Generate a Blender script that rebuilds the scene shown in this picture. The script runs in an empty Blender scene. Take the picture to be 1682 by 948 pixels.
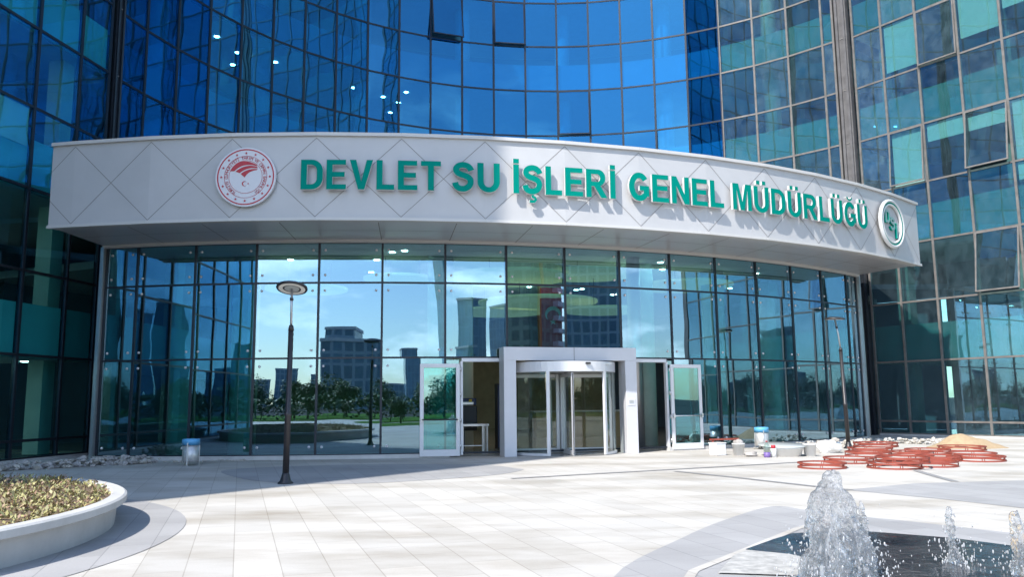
import bpy, bmesh, math, random
from mathutils import Vector, Matrix, noise
S = bpy.context.scene
COL = S.collection
PI = math.pi
rad = math.radians
rng = random.Random(7)

# ------------------------------------------------------------------ camera
cam = bpy.data.cameras.new('camera')
camo = bpy.data.objects.new('camera', cam)
COL.objects.link(camo)
cam.sensor_width = 36.0
cam.lens = 36.0 * 1340.66 / 1682.0
cam.clip_start = 0.1
cam.clip_end = 3000
camo.matrix_world = (Matrix.Translation((0, 0, 1.5)) @ Matrix.Rotation(rad(90 + 7.878), 4, 'X')
                     @ Matrix.Rotation(rad(-0.592), 4, 'Z'))
S.camera = camo

# ------------------------------------------------------------------ sky, sun, exposure
SUN_EL, SUN_AZ = 48.0, 38.0          # azimuth: degrees to the left of straight behind the camera
wd = bpy.data.worlds.new('World')
S.world = wd
wd.use_nodes = True
wn, wl = wd.node_tree.nodes, wd.node_tree.links
sky = wn.new('ShaderNodeTexSky')
sky.sky_type = 'NISHITA'
sky.sun_disc = False
sky.sun_elevation = rad(SUN_EL)
sky.sun_rotation = rad(180 + SUN_AZ)
sky.air_density = 1.0
sky.dust_density = 0.6
sky.ozone_density = 3.0
tc = wn.new('ShaderNodeTexCoord')
sep = wn.new('ShaderNodeSeparateXYZ')
wl.new(tc.outputs['Generated'], sep.inputs[0])
mp = wn.new('ShaderNodeMapping')
mp.inputs['Scale'].default_value = (1.0, 1.0, 2.6)
wl.new(tc.outputs['Generated'], mp.inputs[0])
cn = wn.new('ShaderNodeTexNoise')
cn.inputs['Scale'].default_value = 5.2
cn.inputs['Detail'].default_value = 9
cn.inputs['Roughness'].default_value = 0.6
wl.new(mp.outputs[0], cn.inputs['Vector'])
cr = wn.new('ShaderNodeValToRGB')
cr.color_ramp.elements[0].position = 0.49
cr.color_ramp.elements[1].position = 0.74
wl.new(cn.outputs['Fac'], cr.inputs[0])
lowm = wn.new('ShaderNodeMapRange')
lowm.inputs[1].default_value = 0.42
lowm.inputs[2].default_value = 0.15
lowm.inputs[3].default_value = 0.03
lowm.inputs[4].default_value = 0.85
wl.new(sep.outputs['Z'], lowm.inputs[0])
cmul = wn.new('ShaderNodeMath')
cmul.operation = 'MULTIPLY'
wl.new(cr.outputs[0], cmul.inputs[0])
wl.new(lowm.outputs[0], cmul.inputs[1])
cmix = wn.new('ShaderNodeMix')
cmix.data_type = 'RGBA'
wl.new(cmul.outputs[0], cmix.inputs[0])
wl.new(sky.outputs[0], cmix.inputs[6])
cmix.inputs[7].default_value = (13.0, 13.4, 14.0, 1)
bg = wn['Background']
bg.inputs['Strength'].default_value = 0.15
wl.new(cmix.outputs[2], bg.inputs['Color'])

sl = bpy.data.lights.new('sun', 'SUN')
sl.energy = 3.0
sl.angle = rad(0.5)
sl.color = (1.0, 0.955, 0.89)
so = bpy.data.objects.new('sun', sl)
COL.objects.link(so)
tosun = Vector((-math.sin(rad(SUN_AZ)) * math.cos(rad(SUN_EL)), -math.cos(rad(SUN_AZ)) * math.cos(rad(SUN_EL)), math.sin(rad(SUN_EL))))
so.rotation_euler = tosun.to_track_quat('Z', 'Y').to_euler()
so.location = (-20, -30, 60)

S.view_settings.view_transform = 'Standard'
S.view_settings.look = 'None'
S.view_settings.gamma = 1
S.view_settings.exposure = 1.28
S.cycles.use_denoising = True
S.cycles.max_bounces = 14
S.cycles.transparent_max_bounces = 24
S.cycles.glossy_bounces = 5
S.cycles.transmission_bounces = 8
S.cycles.diffuse_bounces = 3
S.cycles.caustics_reflective = False
S.cycles.caustics_refractive = False
S.cycles.sample_clamp_indirect = 6

# ------------------------------------------------------------------ materials
def newmat(name):
    m = bpy.data.materials.new(name)
    m.use_nodes = True
    nt = m.node_tree
    b = nt.nodes.get('Principled BSDF')
    return m, nt, b

def pmat(name, col, rough=0.5, metal=0.0, var=0.0, scale=3.0, bump=0.0, bscale=20.0, spec=0.5, col2=None, detail=6):
    m, nt, b = newmat(name)
    b.inputs['Base Color'].default_value = (*col, 1)
    b.inputs['Roughness'].default_value = rough
    b.inputs['Metallic'].default_value = metal
    b.inputs['Specular IOR Level'].default_value = spec
    if var or col2:
        geo = nt.nodes.new('ShaderNodeNewGeometry')
        n = nt.nodes.new('ShaderNodeTexNoise')
        n.inputs['Scale'].default_value = scale
        n.inputs['Detail'].default_value = detail
        n.inputs['Roughness'].default_value = 0.65
        nt.links.new(geo.outputs['Position'], n.inputs['Vector'])
        mr = nt.nodes.new('ShaderNodeMapRange')
        mr.inputs[1].default_value = 0.3
        mr.inputs[2].default_value = 0.7
        nt.links.new(n.outputs['Fac'], mr.inputs[0])
        mx = nt.nodes.new('ShaderNodeMix')
        mx.data_type = 'RGBA'
        a = tuple(max(0, c * (1 - var)) for c in col)
        c2 = col2 if col2 else tuple(min(1, c * (1 + var)) for c in col)
        mx.inputs[6].default_value = (*(col if col2 else a), 1)
        mx.inputs[7].default_value = (*c2, 1)
        nt.links.new(mr.outputs[0], mx.inputs[0])
        nt.links.new(mx.outputs[2], b.inputs['Base Color'])
    if bump:
        geo = nt.nodes.new('ShaderNodeNewGeometry')
        n = nt.nodes.new('ShaderNodeTexNoise')
        n.inputs['Scale'].default_value = bscale
        n.inputs['Detail'].default_value = 5
        nt.links.new(geo.outputs['Position'], n.inputs['Vector'])
        bp = nt.nodes.new('ShaderNodeBump')
        bp.inputs['Strength'].default_value = bump
        bp.inputs['Distance'].default_value = 0.02
        nt.links.new(n.outputs['Fac'], bp.inputs['Height'])
        nt.links.new(bp.outputs[0], b.inputs['Normal'])
    return m

def emat(name, col, strength):
    m, nt, b = newmat(name)
    b.inputs['Base Color'].default_value = (*col, 1)
    b.inputs['Emission Color'].default_value = (*col, 1)
    b.inputs['Emission Strength'].default_value = strength
    return m

def glassmat(name, tint, refl, r0, wave=0.02, wscale=0.55, dust=0.0, gpow=3.0, rough=0.0):
    # one coated pane: tinted transmission plus tinted mirror coating, stronger at grazing angles
    m, nt, b = newmat(name)
    nt.nodes.remove(b)
    out = nt.nodes['Material Output']
    geo = nt.nodes.new('ShaderNodeNewGeometry')
    oi = nt.nodes.new('ShaderNodeObjectInfo')
    va = nt.nodes.new('ShaderNodeVectorMath')
    va.operation = 'ADD'
    vs = nt.nodes.new('ShaderNodeVectorMath')
    vs.operation = 'SCALE'
    vs.inputs[0].default_value = (37.0, 91.0, 53.0)
    nt.links.new(oi.outputs['Random'], vs.inputs['Scale'])
    nt.links.new(geo.outputs['Position'], va.inputs[0])
    nt.links.new(vs.outputs[0], va.inputs[1])
    n = nt.nodes.new('ShaderNodeTexNoise')
    n.inputs['Scale'].default_value = wscale
    n.inputs['Detail'].default_value = 1.0
    nt.links.new(va.outputs[0], n.inputs['Vector'])
    bp = nt.nodes.new('ShaderNodeBump')
    bp.inputs['Strength'].default_value = 1.0
    bp.inputs['Distance'].default_value = wave
    nt.links.new(n.outputs['Fac'], bp.inputs['Height'])
    lw = nt.nodes.new('ShaderNodeLayerWeight')
    lw.inputs['Blend'].default_value = 0.5
    pw = nt.nodes.new('ShaderNodeMath')
    pw.operation = 'POWER'
    pw.inputs[1].default_value = gpow
    nt.links.new(lw.outputs['Facing'], pw.inputs[0])
    mr = nt.nodes.new('ShaderNodeMapRange')
    mr.inputs[3].default_value = r0
    mr.inputs[4].default_value = 0.92
    nt.links.new(pw.outputs[0], mr.inputs[0])
    tr = nt.nodes.new('ShaderNodeBsdfTransparent')
    tr.inputs[0].default_value = (*tint, 1)
    gl = nt.nodes.new('ShaderNodeBsdfGlossy')
    gl.inputs['Color'].default_value = (*refl, 1)
    gl.inputs['Roughness'].default_value = rough
    nt.links.new(bp.outputs[0], gl.inputs['Normal'])
    mx = nt.nodes.new('ShaderNodeMixShader')
    nt.links.new(mr.outputs[0], mx.inputs[0])
    nt.links.new(tr.outputs[0], mx.inputs[1])
    nt.links.new(gl.outputs[0], mx.inputs[2])
    last = mx
    if dust:
        dn = nt.nodes.new('ShaderNodeTexNoise')
        dn.inputs['Scale'].default_value = 2.2
        dn.inputs['Detail'].default_value = 8
        dn.inputs['Roughness'].default_value = 0.7
        mpp = nt.nodes.new('ShaderNodeMapping')
        mpp.inputs['Scale'].default_value = (1.3, 1.3, 0.9)
        nt.links.new(va.outputs[0], mpp.inputs[0])
        nt.links.new(mpp.outputs[0], dn.inputs['Vector'])
        dm = nt.nodes.new('ShaderNodeMapRange')
        dm.inputs[1].default_value = 0.35
        dm.inputs[2].default_value = 0.8
        dm.inputs[3].default_value = dust * 0.35
        dm.inputs[4].default_value = dust * 1.6
        nt.links.new(dn.outputs['Fac'], dm.inputs[0])
        rv = nt.nodes.new('ShaderNodeMath')
        rv.operation = 'POWER'
        rv.inputs[1].default_value = 3.0
        nt.links.new(oi.outputs['Random'], rv.inputs[0])
        rm_ = nt.nodes.new('ShaderNodeMapRange')
        rm_.inputs[3].default_value = 0.7
        rm_.inputs[4].default_value = 2.0
        nt.links.new(rv.outputs[0], rm_.inputs[0])
        dmm = nt.nodes.new('ShaderNodeMath')
        dmm.operation = 'MULTIPLY'
        nt.links.new(dm.outputs[0], dmm.inputs[0])
        nt.links.new(rm_.outputs[0], dmm.inputs[1])
        df = nt.nodes.new('ShaderNodeBsdfDiffuse')
        df.inputs[0].default_value = (0.30, 0.46, 0.54, 1)
        mx2 = nt.nodes.new('ShaderNodeMixShader')
        nt.links.new(dmm.outputs[0], mx2.inputs[0])
        nt.links.new(mx.outputs[0], mx2.inputs[1])
        nt.links.new(df.outputs[0], mx2.inputs[2])
        last = mx2
    nt.links.new(last.outputs[0], out.inputs['Surface'])
    return m

M = {}
m, nt, b = newmat('clear_edge')
nt.nodes.remove(b)
t_ = nt.nodes.new('ShaderNodeBsdfTransparent')
nt.links.new(t_.outputs[0], nt.nodes['Material Output'].inputs['Surface'])
M['clear'] = m
M['glass_curve'] = glassmat('curtain_glass_blue', (0.08, 0.44, 0.78), (0.13, 0.58, 1.0), 0.245, wave=0.007)
M['glass_left'] = glassmat('curtain_glass_dark', (0.30, 0.74, 0.76), (0.20, 0.58, 0.95), 0.22, wave=0.009)
M['glass_right'] = glassmat('curtain_glass_teal', (0.38, 0.70, 0.70), (0.44, 0.76, 0.95), 0.31, wave=0.005, dust=0.085)
M['glass_lobby'] = glassmat('lobby_glass', (0.21, 0.60, 0.60), (0.54, 0.81, 1.0), 0.32, wave=0.0022)
M['glass_door'] = glassmat('door_glass', (0.22, 0.68, 0.68), (0.50, 0.88, 0.92), 0.25, wave=0.004)
M['glass_clear'] = glassmat('clear_glass', (0.80, 0.88, 0.84), (0.9, 0.95, 0.95), 0.10, wave=0.003)
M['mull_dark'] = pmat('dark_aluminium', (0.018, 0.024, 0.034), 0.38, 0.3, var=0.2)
M['mull_tan'] = pmat('sunlit_dusty_aluminium', (0.165, 0.155, 0.145), 0.55, 0.2, var=0.25, scale=4)  # paler frame metal: dust, plus the sunlit look put into the colour
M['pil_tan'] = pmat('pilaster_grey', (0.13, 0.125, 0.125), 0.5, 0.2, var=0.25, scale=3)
M['spandrel'] = pmat('spandrel_panel', (0.11, 0.27, 0.275), 0.6, var=0.08, scale=0.8)
M['wing_column'] = pmat('grey_column', (0.20, 0.26, 0.25), 0.7, var=0.1)
M['spandrel_lifted'] = pmat('spandrel_panel_lifted', (0.28, 0.62, 0.64), 0.6, var=0.08, scale=0.8)  # left wing's spandrel copy, colour lifted to make up for the shade
M['slab'] = pmat('slab_ceiling', (0.50, 0.52, 0.54), 0.8, var=0.08)
M['core'] = pmat('office_core_wall', (0.13, 0.16, 0.22), 0.8, var=0.2, scale=0.6)
M['blind'] = pmat('roller_blind', (0.78, 0.80, 0.74), 0.8, var=0.04)
M['column'] = pmat('plastered_column', (0.58, 0.60, 0.52), 0.7, var=0.08)
M['lamp'] = emat('downlight_glow', (1.0, 0.97, 0.9), 20.0)
M['panel'] = pmat('white_cladding', (0.458, 0.456, 0.456), 0.42, 0.0, var=0.045, scale=0.9, bump=0.015, bscale=1.4)
M['soffit'] = pmat('soffit_cladding', (0.47, 0.47, 0.49), 0.34, 0.3, var=0.05, scale=0.7)
M['seam'] = pmat('panel_joint', (0.22, 0.21, 0.20), 0.8)
M['trim'] = pmat('white_trim', (0.52, 0.51, 0.49), 0.45)
M['steel'] = pmat('brushed_steel', (0.62, 0.62, 0.61), 0.32, 0.85, var=0.06)
M['steel_post'] = pmat('satin_steel_post', (0.42, 0.42, 0.43), 0.35, 0.8, var=0.06)
M['portal'] = pmat('portal_cladding', (0.58, 0.58, 0.60), 0.42, 0.1, var=0.03)
M['alu_white'] = pmat('white_door_frame', (0.66, 0.66, 0.67), 0.38, 0.15, var=0.03)
M['rubber'] = pmat('black_rubber', (0.02, 0.02, 0.02), 0.7)
M['green'] = pmat('green_letter_face', (0.0, 0.215, 0.165), 0.6, var=0.03, spec=0.04)
M['letter_side'] = pmat('letter_side', (0.6, 0.6, 0.59), 0.4)
M['emblem_white'] = pmat('emblem_white', (0.60, 0.60, 0.62), 0.35)
M['emblem_steel'] = pmat('emblem_steel', (0.22, 0.34, 0.31), 0.4, 0.2)
M['emblem_red'] = pmat('emblem_red', (0.42, 0.015, 0.03), 0.4)
M['chrome'] = pmat('polished_steel', (0.72, 0.74, 0.73), 0.22, 0.9)
M['lamp_black'] = pmat('black_lamp_paint', (0.022, 0.02, 0.022), 0.42, var=0.2)
M['lamp_white'] = pmat('lamp_diffuser', (0.80, 0.78, 0.72), 0.5)
M['lamp_grey'] = pmat('lamp_cover', (0.42, 0.44, 0.43), 0.5)
M['bin_steel'] = pmat('perforated_steel', (0.55, 0.54, 0.52), 0.42, 0.6, var=0.15, scale=12)
M['bin_blue'] = pmat('blue_bin_rim', (0.10, 0.36, 0.62), 0.45)
M['concrete'] = pmat('planter_concrete', (0.47, 0.47, 0.46), 0.8, var=0.13, scale=1.6, bump=0.12, bscale=30)
M['soil'] = pmat('soil', (0.16, 0.11, 0.07), 0.95, var=0.4, scale=6, bump=0.8, bscale=14)
M['red_steel'] = pmat('red_oxide_steel', (0.26, 0.055, 0.035), 0.55, var=0.18, scale=5)
M['sand'] = pmat('sand', (0.37, 0.275, 0.17), 0.95, var=0.15, scale=8, bump=0.6, bscale=25)
M['rubble'] = pmat('rubble_stone', (0.36, 0.34, 0.32), 0.9, var=0.35, scale=5, bump=0.5, bscale=18)
M['rubble_pale'] = pmat('pale_stone', (0.45, 0.42, 0.37), 0.9, var=0.2, scale=5, bump=0.5, bscale=18)
M['white_plastic'] = pmat('white_plastic', (0.76, 0.76, 0.75), 0.45, var=0.05)
M['wood'] = pmat('oak_panel', (0.46, 0.34, 0.20), 0.5, var=0.15, scale=2)
M['lobby_floor'] = pmat('polished_floor', (0.30, 0.29, 0.27), 0.15, var=0.1)
M['disc'] = emat('glowing_ceiling_disc', (0.70, 0.55, 0.34), 0.22)  # beige ceiling disc, its glow added to brighten the lobby inside
M['flag_red'] = pmat('flag_cloth', (0.75, 0.015, 0.02), 0.7)
M['black'] = pmat('black_plastic', (0.012, 0.012, 0.016), 0.5)
M['navy'] = pmat('navy_plastic', (0.02, 0.03, 0.09), 0.5)
M['yellow'] = pmat('yellow_plastic', (0.70, 0.45, 0.02), 0.5)
M['purple'] = pmat('purple_label', (0.16, 0.10, 0.30), 0.5)
M['bark'] = pmat('bark', (0.10, 0.075, 0.055), 0.95, var=0.3, scale=6)
M['kerb'] = pmat('kerb_stone', (0.50, 0.49, 0.47), 0.85, var=0.12, scale=3)

def leafmat(name, cols):
    m, nt, b = newmat(name)
    geo = nt.nodes.new('ShaderNodeNewGeometry')
    cr = nt.nodes.new('ShaderNodeValToRGB')
    cr.color_ramp.interpolation = 'LINEAR'
    e = cr.color_ramp.elements
    e[0].color = (*cols[0], 1)
    e[1].color = (*cols[-1], 1)
    for i, c in enumerate(cols[1:-1]):
        x = e.new((i + 1) / (len(cols) - 1))
        x.color = (*c, 1)
    nt.links.new(geo.outputs['Random Per Island'], cr.inputs[0])
    nt.links.new(cr.outputs[0], b.inputs['Base Color'])
    b.inputs['Roughness'].default_value = 0.6
    return m
M['leaf'] = leafmat('tree_leaf', [(0.02, 0.055, 0.012), (0.035, 0.09, 0.02), (0.06, 0.12, 0.025)])
M['ground_leaf'] = leafmat('ground_cover_leaf', [(0.20, 0.17, 0.07), (0.34, 0.31, 0.11), (0.42, 0.38, 0.19), (0.20, 0.22, 0.08), (0.30, 0.20, 0.13), (0.24, 0.14, 0.09)])
M['grass'] = pmat('lawn_grass', (0.06, 0.15, 0.02), 0.95, var=0.35, scale=1.5, spec=0.05)

# paving: large pale slabs laid in courses, stained
def pavingmat(name, base, dark, stain, scale_rot):
    m, nt, b = newmat(name)
    L = nt.links
    geo = nt.nodes.new('ShaderNodeNewGeometry')
    mp = nt.nodes.new('ShaderNodeMapping')
    mp.inputs['Rotation'].default_value = (0, 0, rad(scale_rot))
    L.new(geo.outputs['Position'], mp.inputs[0])
    br = nt.nodes.new('ShaderNodeTexBrick')
    br.offset = 0.5
    br.inputs['Scale'].default_value = 1.0
    br.inputs['Brick Width'].default_value = 1.1
    br.inputs['Row Height'].default_value = 0.42
    br.inputs['Mortar Size'].default_value = 0.006
    br.inputs['Mortar Smooth'].default_value = 0.2
    br.inputs['Color1'].default_value = (*base, 1)
    br.inputs['Color2'].default_value = tuple(c * 0.86 for c in base) + (1,)
    br.inputs['Mortar'].default_value = (*dark, 1)
    L.new(mp.outputs[0], br.inputs['Vector'])
    n = nt.nodes.new('ShaderNodeTexNoise')
    n.inputs['Scale'].default_value = 0.55
    n.inputs['Detail'].default_value = 9
    n.inputs['Roughness'].default_value = 0.62
    mp2 = nt.nodes.new('ShaderNodeMapping')
    mp2.inputs['Rotation'].default_value = (0, 0, rad(20))
    mp2.inputs['Scale'].default_value = (0.6, 1.5, 1)
    L.new(geo.outputs['Position'], mp2.inputs[0])
    L.new(mp2.outputs[0], n.inputs['Vector'])
    mr = nt.nodes.new('ShaderNodeMapRange')
    mr.inputs[1].default_value = 0.44
    mr.inputs[2].default_value = 0.74
    mr.inputs[3].default_value = 0.0
    mr.inputs[4].default_value = 1.0
    L.new(n.outputs['Fac'], mr.inputs[0])
    mx = nt.nodes.new('ShaderNodeMix')
    mx.data_type = 'RGBA'
    mx.blend_type = 'MULTIPLY'
    mx.inputs[7].default_value = (*stain, 1)
    L.new(mr.outputs[0], mx.inputs[0])
    L.new(br.outputs['Color'], mx.inputs[6])
    n2 = nt.nodes.new('ShaderNodeTexNoise')
    n2.inputs['Scale'].default_value = 45
    n2.inputs['Detail'].default_value = 4
    L.new(geo.outputs['Position'], n2.inputs['Vector'])
    mr2 = nt.nodes.new('ShaderNodeMapRange')
    mr2.inputs[3].default_value = 0.90
    mr2.inputs[4].default_value = 1.06
    L.new(n2.outputs['Fac'], mr2.inputs[0])
    mx2 = nt.nodes.new('ShaderNodeMix')
    mx2.data_type = 'RGBA'
    mx2.blend_type = 'MULTIPLY'
    mx2.inputs[0].default_value = 1.0
    L.new(mx.outputs[2], mx2.inputs[6])
    cmb = nt.nodes.new('ShaderNodeCombineColor')
    for i in range(3):
        L.new(mr2.outputs[0], cmb.inputs[i])
    L.new(cmb.outputs[0], mx2.inputs[7])
    L.new(mx2.outputs[2], b.inputs['Base Color'])
    b.inputs['Roughness'].default_value = 0.72
    bp = nt.nodes.new('ShaderNodeBump')
    bp.inputs['Strength'].default_value = 0.25
    bp.inputs['Distance'].default_value = 0.01
    L.new(n2.outputs['Fac'], bp.inputs['Height'])
    L.new(bp.outputs[0], b.inputs['Normal'])
    return m
M['paving'] = pavingmat('pale_paving', (0.55, 0.528, 0.49), (0.36, 0.335, 0.30), (0.62, 0.575, 0.51), 71.6)
M['paving_grey'] = pavingmat('grey_paving', (0.37, 0.365, 0.365), (0.24, 0.24, 0.24), (0.80, 0.80, 0.80), 71.6)
M['inlay'] = pmat('dark_inlay_stone', (0.24, 0.235, 0.235), 0.7, var=0.1)
M['asphalt'] = pmat('asphalt', (0.06, 0.06, 0.062), 0.95, var=0.2, spec=0.05)

# ------------------------------------------------------------------ mesh helpers
class MB:
    def __init__(self):
        self.v, self.f, self.mi, self.mats = [], [], [], []
        self.sm = []
    def mat(self, m):
        if m not in self.mats:
            self.mats.append(m)
        return self.mats.index(m)
    def add(self, vs, fs, m, smooth=False):
        o = len(self.v)
        self.v += [tuple(p) for p in vs]
        k = self.mat(m)
        for f in fs:
            self.f.append(tuple(i + o for i in f))
            self.mi.append(k)
            self.sm.append(smooth)
    def box(self, c, s, m, R=None):
        hx, hy, hz = s[0] / 2, s[1] / 2, s[2] / 2
        vs = []
        for x, y, z in ((-hx, -hy, -hz), (hx, -hy, -hz), (hx, hy, -hz), (-hx, hy, -hz), (-hx, -hy, hz), (hx, -hy, hz), (hx, hy, hz), (-hx, hy, hz)):
            p = Vector((x, y, z))
            if R:
                p = R @ p
            vs.append(p + Vector(c))
        self.add(vs, [(3, 2, 1, 0), (4, 5, 6, 7), (0, 1, 5, 4), (1, 2, 6, 5), (2, 3, 7, 6), (3, 0, 4, 7)], m)
    def bar(self, a, b, w, d, m, up=(0, 0, 1)):
        # rectangular bar from a to b
        a, b = Vector(a), Vector(b)
        t = (b - a)
        L = t.length
        t.normalize()
        u = Vector(up)
        if abs(t.dot(u)) > 0.99:
            u = Vector((0, 1, 0))
        s = t.cross(u).normalized()
        u2 = s.cross(t)
        R = Matrix((s, t, u2)).transposed()
        self.box((a + b) / 2, (w, L, d), m, R)
    def tube(self, pts, r, m, n=10, cap=True):
        pts = [Vector(p) for p in pts]
        rs = r if isinstance(r, (list, tuple)) else [r] * len(pts)
        vs, fs = [], []
        for i, p in enumerate(pts):
            t = (pts[min(i + 1, len(pts) - 1)] - pts[max(i - 1, 0)]).normalized()
            a = Vector((1, 0, 0)) if abs(t.x) < 0.9 else Vector((0, 1, 0))
            s = t.cross(a).normalized()
            u = s.cross(t)
            for k in range(n):
                an = 2 * PI * k / n
                vs.append(p + (s * math.cos(an) + u * math.sin(an)) * rs[i])
        for i in range(len(pts) - 1):
            for k in range(n):
                fs.append((i * n + (k + 1) % n, i * n + k, (i + 1) * n + k, (i + 1) * n + (k + 1) % n))
        if cap:
            fs.append(tuple(range(n)))
            fs.append(tuple(reversed(range((len(pts) - 1) * n, len(pts) * n))))
        self.add(vs, fs, m, True)
    def lathe(self, prof, m, c=(0, 0, 0), n=32, R=None, smooth=True, close=False):
        vs, fs = [], []
        for (r, z) in prof:
            for k in range(n):
                a = 2 * PI * k / n
                p = Vector((r * math.cos(a), r * math.sin(a), z))
                if R:
                    p = R @ p
                vs.append(p + Vector(c))
        N = len(prof)
        for i in range(N - 1 if not close else N):
            j = (i + 1) % N
            for k in range(n):
                fs.append((i * n + k, i * n + (k + 1) % n, j * n + (k + 1) % n, j * n + k))
        if not close:
            if prof[0][0] > 1e-4:
                fs.append(tuple(reversed(range(n))))
            if prof[-1][0] > 1e-4:
                fs.append(tuple(range((N - 1) * n, N * n)))
        self.add(vs, fs, m, smooth)
    def prism(self, poly, z0, z1, m):
        n = len(poly)
        vs = [(p[0], p[1], z0) for p in poly] + [(p[0], p[1], z1) for p in poly]
        fs = [tuple(reversed(range(n))), tuple(range(n, 2 * n))]
        fs += [(i, (i + 1) % n, n + (i + 1) % n, n + i) for i in range(n)]
        self.add(vs, fs, m)
    def build(self, name, parent=None, bevel=0.0):
        me = bpy.data.meshes.new(name)
        me.from_pydata(self.v, [], self.f)
        for m in self.mats:
            me.materials.append(m)
        for p, k, s in zip(me.polygons, self.mi, self.sm):
            p.material_index = k
            p.use_smooth = s
        me.update()
        o = bpy.data.objects.new(name, me)
        COL.objects.link(o)
        if parent:
            o.parent = parent
        if bevel:
            md = o.modifiers.new('bevel', 'BEVEL')
            md.width = bevel
            md.segments = 2
            md.limit_method = 'ANGLE'
        return o

def tag(o, label=None, cat=None, group=None, kind=None):
    if label: o['label'] = label
    if cat: o['category'] = cat
    if group: o['group'] = group
    if kind: o['kind'] = kind
    return o

def thing(name, label, cat, loc=(0, 0, 0), rz=0.0, group=None):
    o = bpy.data.objects.new(name, None)
    o.empty_display_size = 0.3
    COL.objects.link(o)
    o.location = loc
    o.rotation_euler = (0, 0, rz)
    return tag(o, label, cat, group)

def kids(o):
    return [c for c in o.children]

def copy_tree(o, parent=None):
    c = o.copy()
    COL.objects.link(c)
    if parent:
        c.parent = parent
    for ch in kids(o):
        copy_tree(ch, c)
    return c

def add_obj(name, me, parent=None, mw=None):
    o = bpy.data.objects.new(name, me)
    COL.objects.link(o)
    if parent:
        o.parent = parent
    if mw is not None:
        o.matrix_basis = mw
    return o

def pol(c, R, deg, z=0.0):
    return Vector((c[0] + R * math.cos(rad(deg)), c[1] + R * math.sin(rad(deg)), z))

pane_cache = {}
def pane_mesh(w, h, gm, key):
    k = (round(w, 2), round(h, 2), key)
    if k in pane_cache:
        return pane_cache[k]
    mb = MB()
    t = 0.012
    # outer face looks along local -Y
    vs = [(-w/2, -t, -h/2), (w/2, -t, -h/2), (w/2, -t, h/2), (-w/2, -t, h/2), (-w/2, t, -h/2), (w/2, t, -h/2), (w/2, t, h/2), (-w/2, t, h/2)]
    mb.add(vs, [(0, 1, 2, 3)], gm)
    mb.add(vs, [(5, 4, 7, 6), (1, 5, 6, 2), (4, 0, 3, 7), (3, 2, 6, 7), (4, 5, 1, 0)], M['clear'])
    me = bpy.data.meshes.new('window')
    me.from_pydata(mb.v, [], mb.f)
    for m_ in mb.mats:
        me.materials.append(m_)
    for p, kk in zip(me.polygons, mb.mi):
        p.material_index = kk
    me.update()
    pane_cache[k] = me
    return me

def pane_matrix(a, b, z0, z1, out, tilt=0.0, twist=0.0):
    """matrix of a pane between plan points a, b with its outer face towards plan direction out"""
    t = Vector((b[0] - a[0], b[1] - a[1], 0)).normalized()
    n = Vector((-t.y, t.x, 0))               # local +Y
    if n.x * out[0] + n.y * out[1] > 0:
        t, n = -t, -n
    R = Matrix((t, n, Vector((0, 0, 1)))).transposed().to_4x4()
    c = Vector(((a[0] + b[0]) / 2, (a[1] + b[1]) / 2, (z0 + z1) / 2))
    return Matrix.Translation(c) @ R @ Matrix.Rotation(tilt, 4, 'X') @ Matrix.Rotation(twist, 4, 'Z')

# ------------------------------------------------------------------ layout constants (metres)
Z0, HR = 0.566, 2.3335
def zk(k): return Z0 + HR * k
KTOP = 18
CC, CR, CS, CA0 = (2.362, 23.705), 15.507, 5.93, 95.85       # concave tower face
FC, FR = (-5.722, 48.049), 28.30                             # canopy fascia arc
LC, LR, LS, LA0 = (-6.069, 49.767), 27.225, 3.70, -101.75    # lobby glass arc
LROWS = [0.10, 2.734, 4.837, 5.98]
def lw(s): return Vector((-13.0 - 0.147 * s, 25.55 - 0.989 * s, 0))   # left wing face, s metres out from the pilaster
def rw(s): return Vector((14.95 + 0.575 * s, 33.15 - 0.818 * s, 0))   # right wing face
LWN, RWN = (0.989, -0.147), (-0.818, -0.575)

# ------------------------------------------------------------------ ground
def sheet(name, poly, z, m, kind='structure'):
    mb = MB()
    mb.add([(p[0], p[1], z) for p in poly], [tuple(range(len(poly)))], m)
    o = mb.build(name)
    n = o.data.polygons[0].normal
    if n.z < 0:
        o.data.flip_normals()
    return tag(o, kind=kind)

mb = MB()
mb.add([(-1500, -1500, -0.02), (1500, -1500, -0.02), (1500, 1500, -0.02), (-1500, 1500, -0.02)], [(0, 1, 2, 3)], M['asphalt'])
tag(mb.build('ground'), kind='structure')
mb = MB()
NX, NY = 50, 60
vs = [(-40 + 90 * i / NX, -26 + 74 * j / NY, 0.0) for j in range(NY + 1) for i in range(NX + 1)]
fs = [(j * (NX + 1) + i, j * (NX + 1) + i + 1, (j + 1) * (NX + 1) + i + 1, (j + 1) * (NX + 1) + i) for j in range(NY) for i in range(NX)]
mb.add(vs, fs, M['paving'])
tag(mb.build('pavement'), kind='structure')

def smooth_closed(pts, n=6):
    out = []
    N = len(pts)
    for i in range(N):
        p0, p1, p2, p3 = (Vector((*pts[(i + k - 1) % N], 0)) for k in range(4))
        for j in range(n):
            t = j / n
            out.append(0.5 * ((2 * p1) + (p2 - p0) * t + (2 * p0 - 5 * p1 + 4 * p2 - p3) * t * t + (3 * p1 - p0 - 3 * p2 + p3) * t ** 3))
    return [(p.x, p.y) for p in out]

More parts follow.
